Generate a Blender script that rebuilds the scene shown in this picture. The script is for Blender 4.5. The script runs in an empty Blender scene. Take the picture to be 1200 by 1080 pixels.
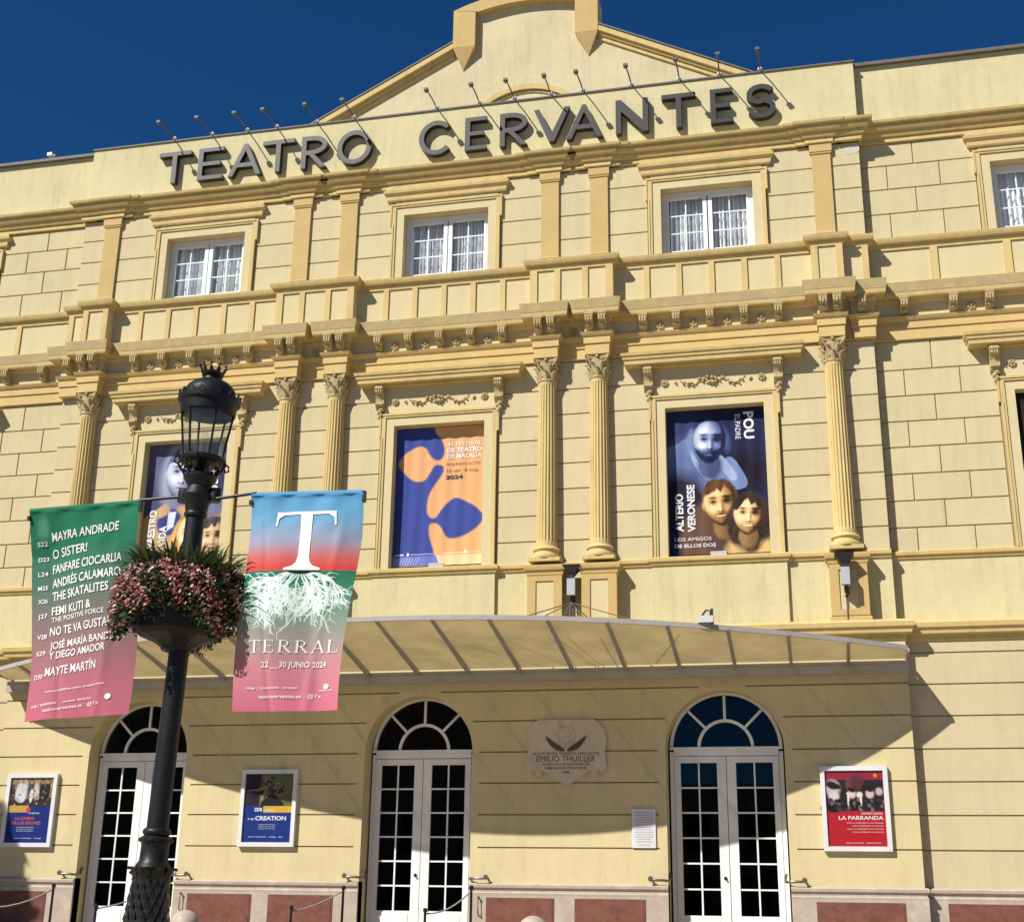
import bpy, math, random
import numpy as np
from mathutils import Matrix, Vector
random.seed(7); rng = np.random.default_rng(7)
SC = bpy.context.scene
COL = SC.collection

# ------------------------------------------------------------------ camera, sky, sun, exposure
cam = bpy.data.cameras.new("camera"); cam_o = bpy.data.objects.new("camera", cam); COL.objects.link(cam_o)
cam.sensor_width = 36.0; cam.lens = 46.52; cam.clip_start = 0.1; cam.clip_end = 3000
r_, u_, f_ = (.97512932, .2212017, .01387863), (.0570023, -.3108119, .94876061), (-.2141811, .92437318, .3156908)
cam_o.matrix_world = Matrix(((r_[0], u_[0], -f_[0], 0), (r_[1], u_[1], -f_[1], -24), (r_[2], u_[2], -f_[2], 1.6), (0, 0, 0, 1)))
SC.camera = cam_o
SUN = Vector((-.79, -1.0, 1.22)).normalized()          # direction towards the sun
world = bpy.data.worlds.new("World"); SC.world = world; world.use_nodes = True
wn = world.node_tree.nodes; wl = world.node_tree.links
sky = wn.new("ShaderNodeTexSky"); sky.sky_type = 'NISHITA'; sky.sun_disc = False
sky.sun_elevation = math.asin(SUN.z); sky.sun_rotation = math.atan2(SUN.x, SUN.y)
sky.altitude = 0; sky.air_density = 0.8; sky.dust_density = 0.0; sky.ozone_density = 10.0
bg = wn["Background"]; bg.inputs[1].default_value = 0.050
cg = wn.new("ShaderNodeMix"); cg.data_type = 'RGBA'; cg.blend_type = 'MULTIPLY'; cg.inputs[0].default_value = 1   # the camera's deep-blue rendering of a clear sky
cg.inputs[7].default_value = (.32, .86, 1.12, 1); wl.new(sky.outputs[0], cg.inputs[6]); wl.new(cg.outputs[2], bg.inputs[0])
sl = bpy.data.lights.new("sun", 'SUN'); sl.energy = 5.0; sl.angle = math.radians(.53); sl.color = (1, .955, .88)
sun_o = bpy.data.objects.new("sun", sl); COL.objects.link(sun_o)
sun_o.rotation_euler = SUN.to_track_quat('Z', 'Y').to_euler(); sun_o.location = (-30, -30, 40)
SC.view_settings.view_transform = 'Standard'; SC.view_settings.look = 'None'
SC.view_settings.exposure = 0.41; SC.view_settings.gamma = 1; SC.view_settings.use_curve_mapping = False
SC.cycles.max_bounces = 6; SC.cycles.transparent_max_bounces = 12

# ------------------------------------------------------------------ materials
def lin(c): return tuple((v / 255 / 12.92) if v / 255 <= .04045 else ((v / 255 + .055) / 1.055) ** 2.4 for v in c)
def mat(name, col, rough=.85, metal=0., var=.06, scale=2.5, bump=.0, bscale=60., streak=0., stain=None, objvar=0., spec=.3):
    m = bpy.data.materials.new(name); m.use_nodes = True; n = m.node_tree.nodes; l = m.node_tree.links
    p = n["Principled BSDF"]; p.inputs['Roughness'].default_value = rough; p.inputs['Metallic'].default_value = metal
    p.inputs['Specular IOR Level'].default_value = spec
    geo = n.new("ShaderNodeNewGeometry")
    out = n.new("ShaderNodeRGB"); out.outputs[0].default_value = (*col, 1); cur = out.outputs[0]
    def mul(cur, fac_socket, lo, hi, fmin=0.3, fmax=.7):
        mr = n.new("ShaderNodeMapRange"); mr.inputs[1].default_value = fmin; mr.inputs[2].default_value = fmax
        mr.inputs[3].default_value = lo; mr.inputs[4].default_value = hi
        l.new(fac_socket, mr.inputs[0])
        mx = n.new("ShaderNodeMix"); mx.data_type = 'RGBA'; mx.blend_type = 'MULTIPLY'; mx.inputs[0].default_value = 1
        l.new(cur, mx.inputs[6]); l.new(mr.outputs[0], mx.inputs[7]); return mx.outputs[2]
    def noise(sc, det=4, vec=None, rough_=.55):
        t = n.new("ShaderNodeTexNoise"); t.inputs['Scale'].default_value = sc; t.inputs['Detail'].default_value = det
        t.inputs['Roughness'].default_value = rough_
        l.new(vec or geo.outputs['Position'], t.inputs['Vector']); return t.outputs['Fac']
    if var: 
        cur = mul(cur, noise(scale, 5), 1 - var, 1 + var)
        cur = mul(cur, noise(scale * 9, 3), 1 - var * .5, 1 + var * .5)
    if streak:
        mp = n.new("ShaderNodeMapping"); mp.inputs['Scale'].default_value = (3.2, 3.2, .35)
        l.new(geo.outputs['Position'], mp.inputs['Vector'])
        cur = mul(cur, noise(1.6, 6, mp.outputs[0], .7), 1 - streak, 1.0, .5, .72) if False else mul(cur, noise(1.6, 6, mp.outputs[0], .7), 1.02, 1 - streak, .48, .75)
    if objvar:
        oi = n.new("ShaderNodeObjectInfo"); cur = mul(cur, oi.outputs['Random'], 1 - objvar, 1 + objvar, 0, 1)
    if stain:
        mx = n.new("ShaderNodeMix"); mx.data_type = 'RGBA'
        mr = n.new("ShaderNodeMapRange"); mr.inputs[1].default_value = .32; mr.inputs[2].default_value = .62
        mr.inputs[3].default_value = 0; mr.inputs[4].default_value = .9
        l.new(noise(5.5, 8, None, .75), mr.inputs[0]); l.new(mr.outputs[0], mx.inputs[0])
        l.new(cur, mx.inputs[6]); mx.inputs[7].default_value = (*stain, 1); cur = mx.outputs[2]
    l.new(cur, p.inputs['Base Color'])
    if bump:
        b = n.new("ShaderNodeBump"); b.inputs['Strength'].default_value = bump; b.inputs['Distance'].default_value = .01
        l.new(noise(bscale, 4), b.inputs['Height']); l.new(b.outputs[0], p.inputs['Normal'])
    return m
def glass(name, tint, refl=1.0, body=None, bodyf=0., rough=.02, tf=1.0):
    m = bpy.data.materials.new(name); m.use_nodes = True; n = m.node_tree.nodes; l = m.node_tree.links
    n.remove(n["Principled BSDF"]); out = n["Material Output"]
    t = n.new("ShaderNodeBsdfTransparent"); t.inputs[0].default_value = (*tint, 1)
    g = n.new("ShaderNodeBsdfGlossy"); g.inputs['Roughness'].default_value = rough
    lw = n.new("ShaderNodeLayerWeight"); lw.inputs[0].default_value = .5
    pw = n.new("ShaderNodeMath"); pw.operation = 'POWER'; pw.inputs[1].default_value = 5; l.new(lw.outputs['Facing'], pw.inputs[0])
    fr = n.new("ShaderNodeMath"); fr.operation = 'MULTIPLY_ADD'; fr.inputs[1].default_value = .92; fr.inputs[2].default_value = .05 * refl; l.new(pw.outputs[0], fr.inputs[0])
    mx = n.new("ShaderNodeMixShader"); l.new(fr.outputs[0], mx.inputs[0]); l.new(t.outputs[0], mx.inputs[1]); l.new(g.outputs[0], mx.inputs[2])
    cur = mx.outputs[0]
    if body:
        d = n.new("ShaderNodeBsdfDiffuse"); d.inputs[0].default_value = (*body, 1)
        tr = n.new("ShaderNodeBsdfTranslucent"); tr.inputs[0].default_value = (*body, 1)
        a = n.new("ShaderNodeMixShader"); a.inputs[0].default_value = .5; l.new(d.outputs[0], a.inputs[1]); l.new(tr.outputs[0], a.inputs[2])
        geo = n.new("ShaderNodeNewGeometry"); nz = n.new("ShaderNodeTexNoise"); nz.inputs['Scale'].default_value = 1.3; nz.inputs['Detail'].default_value = 6
        l.new(geo.outputs['Position'], nz.inputs['Vector'])
        mr = n.new("ShaderNodeMapRange"); mr.inputs[1].default_value = .3; mr.inputs[2].default_value = .7; mr.inputs[3].default_value = bodyf * .75; mr.inputs[4].default_value = bodyf * 1.3
        l.new(nz.outputs['Fac'], mr.inputs[0])
        b = n.new("ShaderNodeMixShader"); l.new(mr.outputs[0], b.inputs[0]); l.new(cur, b.inputs[1]); l.new(a.outputs[0], b.inputs[2]); cur = b.outputs[0]
    l.new(cur, out.inputs[0]); return m
def vcol(name, rough=.6, spec=.3, translucent=0., bump=0.):
    m = bpy.data.materials.new(name); m.use_nodes = True; n = m.node_tree.nodes; l = m.node_tree.links
    p = n["Principled BSDF"]; p.inputs['Roughness'].default_value = rough; p.inputs['Specular IOR Level'].default_value = spec
    a = n.new("ShaderNodeAttribute"); a.attribute_name = "print"; l.new(a.outputs['Color'], p.inputs['Base Color'])
    if bump:
        b = n.new("ShaderNodeBump"); b.inputs['Strength'].default_value = bump; b.inputs['Distance'].default_value = .02
        nz = n.new("ShaderNodeTexNoise"); nz.inputs['Scale'].default_value = 3; g = n.new("ShaderNodeNewGeometry")
        l.new(g.outputs['Position'], nz.inputs['Vector']); l.new(nz.outputs['Fac'], b.inputs['Height']); l.new(b.outputs[0], p.inputs['Normal'])
    if translucent:
        t = n.new("ShaderNodeBsdfTranslucent"); l.new(a.outputs['Color'], t.inputs[0])
        mx = n.new("ShaderNodeMixShader"); mx.inputs[0].default_value = translucent
        l.new(p.outputs[0], mx.inputs[1]); l.new(t.outputs[0], mx.inputs[2]); l.new(mx.outputs[0], n["Material Output"].inputs[0])
    return m
M = {}
M['block'] = mat('cream_plaster_block', (0.544, 0.465, 0.274), .9, var=.035, scale=1.3, bump=.25, bscale=45, objvar=.03, streak=.10)
M['joint'] = mat('joint_mortar', (.36, .285, .15), .95)
M['parapet'] = mat('parapet_plaster', (0.563, 0.498, 0.284), .9, var=.06, scale=.8, bump=.4, bscale=18, streak=.16)
M['gable'] = mat('gable_plaster', (0.557, 0.479, 0.296), .9, var=.07, scale=.9, bump=.3, bscale=12, streak=.14)
M['trim'] = mat('ochre_trim', (0.558, 0.427, 0.184), .85, var=.05, scale=2, bump=.25, bscale=30, streak=.20)
M['trim2'] = mat('deep_ochre_paint', (0.560, 0.410, 0.170), .85, var=.05, scale=2, bump=.15, bscale=30, streak=.06)
M['pil'] = mat('apricot_pilaster_paint', (0.499, 0.357, 0.146), .85, var=.05, scale=1.6, bump=.15, bscale=30, streak=.05)
M['panel'] = mat('cream_panel', (0.574, 0.487, 0.278), .9, var=.035, scale=1.6, bump=.2, bscale=30, streak=.04)
M['fascia'] = mat('weathered_fascia', (.50, .39, .18), .95, var=.08, scale=4, bump=.4, bscale=25, stain=(.38, .30, .155))
M['ground'] = mat('yellow_ground_floor_paint', (0.563, 0.475, 0.269), .8, var=.045, scale=.9, bump=.25, bscale=25, streak=.10)
M['wingground'] = mat('pale_ground_floor_paint', (0.522, 0.444, 0.270), .85, var=.03, scale=.9, bump=.25, bscale=25, streak=.10)
M['carve'] = mat('carved_plaster', (0.522, 0.426, 0.235), .9, var=.12, scale=9, bump=.5, bscale=40, stain=(.40, .30, .14))
M['lead'] = mat('coping_metal', (.13, .115, .095), .6, var=.15, scale=3)
M['marble'] = mat('beige_marble', (.46, .41, .33), .5, var=.14, scale=4, stain=(.38, .30, .25))
M['red'] = mat('red_marble', (.135, .045, .032), .5, var=.35, scale=9, stain=(.20, .085, .06))
M['white'] = mat('white_window_paint', (.80, .80, .79), .5, var=.02)
M['doorwhite'] = mat('white_door_paint', (.74, .74, .73), .45, var=.05, streak=.08)
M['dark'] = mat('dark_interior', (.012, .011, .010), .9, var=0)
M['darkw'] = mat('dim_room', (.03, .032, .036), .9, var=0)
M['curtain'] = mat('white_curtain', (.80, .81, .83), .9, var=.04)
M['brown'] = mat('orange_curtain', (.45, .24, .12), .9, var=.1)
M['letter'] = mat('grey_brown_metal_letter', (.024, .021, .020), .5, metal=.0, var=.1, scale=5, spec=.4)
M['steel'] = mat('grey_steel', (.33, .32, .31), .45, metal=.3, var=.08)
M['beam'] = mat('grey_canopy_beam', (.36, .335, .31), .6, var=.08, scale=1.2, streak=.1)
M['rail'] = mat('brushed_rail', (.24, .21, .17), .35, metal=.8)
M['galv'] = mat('galvanised_arm', (.12, .11, .10), .6, metal=.2)
M['black'] = mat('black_iron', (.011, .0115, .012), .42, var=.15, scale=8, bump=.15, bscale=90, spec=.32)
M['gloss'] = mat('glossy_black_iron', (.012, .012, .013), .24, var=.15, scale=8, bump=.1, bscale=70, spec=.6)
M['bowl'] = mat('black_planter_plastic', (.009, .010, .012), .5, spec=.3)
M['grey'] = mat('grey_box', (.42, .42, .45), .6)
M['grey2'] = mat('unpainted_plaster_patch', (.56, .50, .42), .95, var=.15, scale=12)
M['plaque'] = mat('sandstone_plaque', (.55, .47, .35), .9, var=.08, scale=6, bump=.4)
M['plaqued'] = mat('bronze_relief', (.10, .065, .035), .6)
M['alu'] = mat('white_aluminium_frame', (.66, .67, .68), .4, metal=.1)
M['ink_w'] = mat('white_print', (.74, .74, .74), .6, var=0)
M['ink_k'] = mat('dark_print', (.03, .03, .04), .6, var=0)
M['ink_r'] = mat('red_print', (.50, .10, .08), .6, var=0)
M['ink_t'] = mat('brown_print', (.25, .12, .07), .6, var=0)
M['print'] = vcol('printed_sheet', .45)
M['banner'] = vcol('printed_banner_fabric', .7, .15, translucent=.12, bump=.25)
M['plants'] = vcol('plant_leaf', .6, .25, translucent=.15)
M['pave'] = mat('warm_paving', (.34, .28, .20), .85, var=.1, scale=1.5)
M['opp'] = mat('opposite_house_plaster', (.42, .36, .28), .9)
M['soil'] = mat('dark_soil', (.03, .02, .015), .95)
M['bark'] = mat('bark', (.10, .075, .05), .95, bump=.4)
M['pane'] = glass('window_glass', (.93, .95, .95))
M['doorpane'] = glass('door_glass', (.5, .52, .52), refl=.6)
M['lampglass'] = glass('lantern_glass', (.96, .965, .95), body=(.6, .6, .55), bodyf=.05, rough=.05)
M['canopy'] = glass('dusty_canopy_glass', (.42, .40, .34), body=(.90, .80, .54), bodyf=.53, rough=.06)

# ------------------------------------------------------------------ mesh helpers
class MB:
    def __init__(s): s.v = []; s.f = []; s.m = []
    def add(s, vs, fs, m=0):
        b = len(s.v); s.v += [tuple(v) for v in vs]; s.f += [tuple(i + b for i in f) for f in fs]; s.m += [m] * len(fs)
    def box(s, x0, x1, y0, y1, z0, z1, m=0):
        s.add([(x0, y0, z0), (x1, y0, z0), (x1, y1, z0), (x0, y1, z0), (x0, y0, z1), (x1, y0, z1), (x1, y1, z1), (x0, y1, z1)],
              [(0, 1, 5, 4), (1, 2, 6, 5), (2, 3, 7, 6), (3, 0, 4, 7), (4, 5, 6, 7), (3, 2, 1, 0)], m)
    def prof(s, x0, x1, yb, P, fl=1, fr=1, m=0, back=.1):
        """moulding: P = [(depth, z)...] bottom to top, projecting towards -y from plane yb, mitred returns"""
        n = len(P); vs = []
        for d, z in P: vs += [(x0 - d * fl, yb - d, z), (x1 + d * fr, yb - d, z), (x1 + d * fr, yb + back, z), (x0 - d * fl, yb + back, z)]
        fs = []
        for i in range(n - 1):
            a, b = 4 * i, 4 * i + 4
            for k in range(4): fs.append((a + k, a + (k + 1) % 4, b + (k + 1) % 4, b + k))
        fs.append((3, 2, 1, 0)); t = 4 * (n - 1); fs.append((t, t + 1, t + 2, t + 3))
        s.add(vs, fs, m)
    def xz(s, pts, y0, y1, m=0, mside=None):
        """extrude polygon in the xz plane from y0 (front) to y1 (back); pts counter-clockwise seen from the front"""
        n = len(pts); vs = [(x, y0, z) for x, z in pts] + [(x, y1, z) for x, z in pts]
        s.add(vs, [tuple(range(n)), tuple(range(2 * n - 1, n - 1, -1))], m)
        s.add(vs, [(i, i + n, (i + 1) % n + n, (i + 1) % n) for i in range(n)], m if mside is None else mside)
    def yz(s, pts, x0, x1, m=0):
        n = len(pts); vs = [(x0, y, z) for y, z in pts] + [(x1, y, z) for y, z in pts]
        s.add(vs, [tuple(range(n)), tuple(range(2 * n - 1, n - 1, -1))] + [(i, i + n, (i + 1) % n + n, (i + 1) % n) for i in range(n)], m)
    def strip(s, pts, w, y0, y1, m=0, closed=False):
        """constant-width stroke along pts in the xz plane"""
        n = len(pts); L = []; R = []
        for i in range(n):
            a = pts[(i - 1) % n] if (closed or i > 0) else pts[i]; b = pts[(i + 1) % n] if (closed or i < n - 1) else pts[i]
            dx, dz = b[0] - a[0], b[1] - a[1]; q = math.hypot(dx, dz) or 1
            ww = (w[i] if isinstance(w, (list, tuple)) else w) / 2
            L.append((pts[i][0] - dz / q * ww, pts[i][1] + dx / q * ww)); R.append((pts[i][0] + dz / q * ww, pts[i][1] - dx / q * ww))
        vs = [(x, y0, z) for x, z in L] + [(x, y0, z) for x, z in R] + [(x, y1, z) for x, z in L] + [(x, y1, z) for x, z in R]
        fs = []; N = n if closed else n - 1
        for i in range(N):
            j = (i + 1) % n
            fs += [(i, n + i, n + j, j), (2 * n + j, 3 * n + j, 3 * n + i, 2 * n + i), (i, j, 2 * n + j, 2 * n + i), (n + j, n + i, 3 * n + i, 3 * n + j)]
        if not closed: fs += [(0, 2 * n, 3 * n, n), (n - 1, 2 * n - 1, 4 * n - 1, 3 * n - 1)]
        s.add(vs, fs, m)
    def lathe(s, P, c=(0, 0, 0), n=24, m=0, mod=None, a0=0, a1=2 * math.pi):
        full = abs(a1 - a0 - 2 * math.pi) < 1e-6; k = n if full else n + 1; vs = []
        for r, z in P:
            for i in range(k):
                a = a0 + (a1 - a0) * i / n; rr = r * (mod(a, z) if mod else 1)
                vs.append((c[0] + rr * math.cos(a), c[1] + rr * math.sin(a), c[2] + z))
        fs = []
        for j in range(len(P) - 1):
            for i in range(n):
                i2 = (i + 1) % k; fs.append((j * k + i, j * k + i2, (j + 1) * k + i2, (j + 1) * k + i))
        if full: fs += [tuple(range(k - 1, -1, -1)), tuple((len(P) - 1) * k + i for i in range(k))]
        s.add(vs, fs, m)
    def tube(s, pts, r, n=8, m=0):
        pts = [Vector(p) for p in pts]; k = len(pts); vs = []
        up = Vector((0, 0, 1))
        for i, p in enumerate(pts):
            d = (pts[min(i + 1, k - 1)] - pts[max(i - 1, 0)]).normalized()
            a = d.cross(up); a = a.normalized() if a.length > 1e-3 else Vector((1, 0, 0)); b = d.cross(a)
            rr = r[i] if isinstance(r, (list, tuple)) else r
            for j in range(n):
                t = 2 * math.pi * j / n; vs.append(p + (a * math.cos(t) + b * math.sin(t)) * rr)
        fs = [(i * n + j, i * n + (j + 1) % n, (i + 1) * n + (j + 1) % n, (i + 1) * n + j) for i in range(k - 1) for j in range(n)]
        fs += [tuple(range(n - 1, -1, -1)), tuple((k - 1) * n + j for j in range(n))]
        s.add(vs, fs, m)
    def mesh(s, name, mats, smooth=None):
        me = bpy.data.meshes.new(name); me.from_pydata(s.v, [], s.f)
        for mm in (mats if isinstance(mats, (list, tuple)) else [mats]): me.materials.append(mm)
        me.polygons.foreach_set('material_index', s.m)
        if smooth is not None:
            me.shade_smooth(); me.set_sharp_from_angle(angle=math.radians(smooth))
        me.update(); return me
def link(name, me, parent=None, loc=(0, 0, 0)):
    o = bpy.data.objects.new(name, me); COL.objects.link(o); o.location = loc
    if parent: o.parent = parent
    return o
def fix_normals(o_me):
    import bmesh
    b = bmesh.new(); b.from_mesh(o_me); bmesh.ops.recalc_face_normals(b, faces=b.faces); b.to_mesh(o_me); b.free()
def part(name, mb, mats, parent=None, smooth=None, loc=(0, 0, 0), fix=True):
    me = mb.mesh(name, mats, None)
    if fix: fix_normals(me)
    if smooth is not None:
        me.shade_smooth(); me.set_sharp_from_angle(angle=math.radians(smooth))
    return link(name, me, parent, loc)
def tag(o, label=None, cat=None, group=None, kind=None):
    if label: o['label'] = label
    if cat: o['category'] = cat
    if group: o['group'] = group
    if kind: o['kind'] = kind
    return o
def thing(name, label, cat, loc=(0, 0, 0), group=None):
    o = bpy.data.objects.new(name, None); COL.objects.link(o); o.location = loc; o.empty_display_size = .2
    return tag(o, label, cat, group)
def text2d(s, bold=0.0):
    """default font -> (verts Nx2 in cap-height units, faces); left aligned"""
    c = bpy.data.curves.new("t", 'FONT'); c.body = s; c.size = 1; c.offset = bold; c.resolution_u = 3
    o = bpy.data.objects.new("t", c); me = bpy.data.meshes.new_from_object(o)
    v = np.empty(len(me.vertices) * 3); me.vertices.foreach_get('co', v); v = v.reshape(-1, 3)[:, :2]
    f = [tuple(p.vertices) for p in me.polygons]
    bpy.data.objects.remove(o); bpy.data.curves.remove(c); bpy.data.meshes.remove(me)
    return v / .71, f
def text_fit(mb, s, surf, x0, x1, y, h, bold=.02, m=0, rot=0):
    """put text s spanning x0..x1 with baseline y and cap height h, mapped by surf(x, y) -> 3D. rot 90 / -90: reads upwards / downwards (x0..x1 run along the reading direction)"""
    v, f = text2d(s, bold)
    if len(v) == 0: return
    lo, hi = v[:, 0].min(), v[:, 0].max()
    X = x0 + (v[:, 0] - lo) / (hi - lo) * (x1 - x0); Y = v[:, 1] * h
    if rot == 0: P = [(a, y + b) for a, b in zip(X, Y)]
    elif rot == 90: P = [(y - b, a) for a, b in zip(X, Y)]
    else: P = [(y + b, -a) for a, b in zip(X, Y)]
    mb.add([surf(a, b) for a, b in P], f, m)
def wall(mb, x0, x1, z0, z1, yf, yb, holes, m=0):
    xs = sorted({x0, x1, *[h[0] for h in holes], *[h[1] for h in holes]}); zs = sorted({z0, z1, *[h[2] for h in holes], *[h[3] for h in holes]})
    inside = lambda a, b: any(h[0] < a < h[1] and h[2] < b < h[3] for h in holes)
    for i in range(len(xs) - 1):
        for j in range(len(zs) - 1):
            if not inside((xs[i] + xs[i + 1]) / 2, (zs[j] + zs[j + 1]) / 2):
                mb.add([(xs[i], yf, zs[j]), (xs[i + 1], yf, zs[j]), (xs[i + 1], yf, zs[j + 1]), (xs[i], yf, zs[j + 1])], [(0, 1, 2, 3)], m)
    for a, b, c, d in holes:
        mb.add([(a, yf, c), (b, yf, c), (b, yf, d), (a, yf, d), (a, yb, c), (b, yb, c), (b, yb, d), (a, yb, d)],
               [(0, 4, 5, 1), (1, 5, 6, 2), (2, 6, 7, 3), (3, 7, 4, 0)], m)
    mb.add([(x0, yf, z0), (x1, yf, z0), (x1, yf, z1), (x0, yf, z1), (x0, yb, z0), (x1, yb, z0), (x1, yb, z1), (x0, yb, z1)],
           [(0, 4, 7, 3), (1, 2, 6, 5), (3, 7, 6, 2), (0, 1, 5, 4)], m)
def gridmesh(name, surf, nu, nv, rgb, matl, parent, back=None):
    """grid with a colour per vertex; surf(u, v) vectorised, v from top; rgb array (nv, nu, 3)"""
    U, V = np.meshgrid(np.linspace(0, 1, nu), np.linspace(0, 1, nv)); P = surf(U, V).reshape(-1, 3)
    idx = np.arange(nu * nv).reshape(nv, nu)
    F = np.stack([idx[:-1, :-1], idx[1:, :-1], idx[1:, 1:], idx[:-1, 1:]], -1).reshape(-1, 4)
    me = bpy.data.meshes.new(name); me.vertices.add(len(P)); me.vertices.foreach_set('co', P.ravel())
    me.loops.add(F.size); me.loops.foreach_set('vertex_index', F.ravel().astype(np.int32))
    me.polygons.add(len(F)); me.polygons.foreach_set('loop_start', np.arange(0, F.size, 4, dtype=np.int32))
    me.update(); me.validate()
    at = me.color_attributes.new('print', 'FLOAT_COLOR', 'POINT')
    at.data.foreach_set('color', np.concatenate([rgb.reshape(-1, 3), np.ones((nu * nv, 1))], 1).ravel().astype(np.float32))
    me.materials.append(matl); me.shade_smooth()
    return link(name, me, parent)
class Paint:
    def __init__(s, W, H, col, aspect):
        s.a = np.ones((H, W, 3)) * np.array(lin(col)); s.X, s.Y = np.meshgrid(np.linspace(0, 1, W), np.linspace(0, aspect, H)); s.asp = aspect
    def blend(s, mask, col): s.a += mask[..., None] * (np.array(lin(col)) - s.a)
    def ell(s, cx, cy, rx, ry, col, rot=0, soft=.12, op=1):
        c, q = math.cos(math.radians(rot)), math.sin(math.radians(rot)); dx, dy = s.X - cx, s.Y - cy
        d = np.sqrt(((dx * c + dy * q) / rx) ** 2 + ((-dx * q + dy * c) / ry) ** 2)
        s.blend(np.clip((1 - d) / soft + .5, 0, 1) * op, col)
    def poly(s, pts, col, op=1, smooth=0):
        if smooth: pts = cr(pts, smooth)
        ins = np.zeros(s.X.shape, bool); n = len(pts)
        for i in range(n):
            (x1, y1), (x2, y2) = pts[i], pts[(i + 1) % n]
            if y1 == y2: continue
            ins ^= ((s.Y < y1) != (s.Y < y2)) & (s.X < (x2 - x1) * (s.Y - y1) / (y2 - y1) + x1)
        s.blend(ins * float(op), col)
    def line(s, pts, w, col, op=1):
        for (x1, y1), (x2, y2) in zip(pts[:-1], pts[1:]):
            dx, dy = x2 - x1, y2 - y1; L = dx * dx + dy * dy + 1e-12
            t = np.clip(((s.X - x1) * dx + (s.Y - y1) * dy) / L, 0, 1)
            d = np.hypot(s.X - x1 - t * dx, s.Y - y1 - t * dy)
            s.blend(np.clip((w / 2 - d) / (w * .4) + .5, 0, 1) * op, col)
    def grain(s, amt, sc=1): s.a *= 1 + rng.normal(0, amt, s.a.shape[:2])[..., None]; s.a = np.clip(s.a, 0, 1)
def cr(pts, k=6):
    n = len(pts); out = []
    for i in range(n):
        p0, p1, p2, p3 = [np.array(pts[(i + j) % n]) for j in (-1, 0, 1, 2)]
        for t in np.linspace(0, 1, k, endpoint=False):
            out.append(tuple(.5 * ((2 * p1) + (-p0 + p2) * t + (2 * p0 - 5 * p1 + 4 * p2 - p3) * t * t + (-p0 + 3 * p1 - 3 * p2 + p3) * t ** 3)))
    return out
def arc(cx, cz, r, a0, a1, n): return [(cx + r * math.cos(math.radians(a0 + (a1 - a0) * i / n)), cz + r * math.sin(math.radians(a0 + (a1 - a0) * i / n))) for i in range(n + 1)]

# ------------------------------------------------------------------ ground
me = bpy.data.meshes.new("plaza")
ys = [-900, -60, -22, -7.5, 0.5]; zs = [-.02, -.02, 0, .96, .96]; vs = []; fs = []
for y, z in zip(ys, zs): vs += [(-900, y, z), (900, y, z)]
for i in range(4): fs.append((2 * i, 2 * i + 1, 2 * i + 3, 2 * i + 2))
vs += [(-900, 900, .96), (900, 900, .96)]; fs.append((8, 9, 11, 10))
me.from_pydata(vs, [], fs); me.materials.append(M['pave']); tag(link("plaza", me), kind='structure')

# ------------------------------------------------------------------ the theatre
T = thing("theatre_building", "large cream and ochre neoclassical theatre with columns, cornices and arched white doors", "theatre", (-7.07, 0, .96))
def tp(name, mb, mats, smooth=None): 
    o = part(name, mb, mats, None, smooth); o.parent = T; o.matrix_parent_inverse = Matrix.Translation((7.07, 0, -.96)); return o
def under(o, p):      # parent p already at world placement
    o.parent = p; return o
XC = -7.07; XL, XR = -15.6, 1.46; BAY = [-12.56, -7.07, -1.60]; WB = [-18.95, 4.82]; WY = .20
Z2 = [7.68, 8.14, 8.65, 9.165, 9.685, 10.19, 10.695, 11.22, 11.81]; Z3 = [13.92, 14.53, 15.07, 15.6, 16.1]
COLX = [-14.86, -10.32, -9.25, -4.84, -3.81, .68]
WX0, WX1 = -26, 12
# backing walls with window openings
JY = .022; mb = MB()
wall(mb, XL, XR, 6.0, 12.9, JY, .6, [(c - .95, c + .95, 7.70, 10.69) for c in BAY]); tp("wall", mb, M['joint']); mb = MB()
wall(mb, XL, XR, 12.9, 16.55, JY, .6, [(c - .935, c + .935, 13.70, 15.47) for c in BAY])
tp("wall", mb, M['joint'])
for a, b, c in ((WX0, XL, WB[0]), (XR, WX1, WB[1])):
    mb = MB(); wall(mb, a, b, 6.0, 12.9, WY + JY, .8, [(c - .95, c + .95, 7.70, 10.69)])
    tp("wall", mb, M['joint']); mb = MB(); wall(mb, a, b, 12.9, 16.55, WY + JY, .8, [(c - .935, c + .935, 13.70, 15.47)])
    tp("wall", mb, M['joint'])
# jamb linings (cream) of the openings
for c, y in [(b, 0) for b in BAY] + [(b, WY) for b in WB]:
    for (h, z0, z1) in ((.95, 7.70, 10.69), (.935, 13.70, 15.47)):
        mb = MB(); t = .012; mb.box(c - h, c - h + t, y + .0, y + .30, z0, z1); mb.box(c + h - t, c + h, y + .0, y + .30, z0, z1); mb.box(c - h + t, c + h - t, y, y + .30, z1 - t, z1)
        mb.box(c - h + t, c + h - t, y, y + .30, z0, z0 + .012)
        tp("window_lining", mb, M['panel'])
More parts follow.
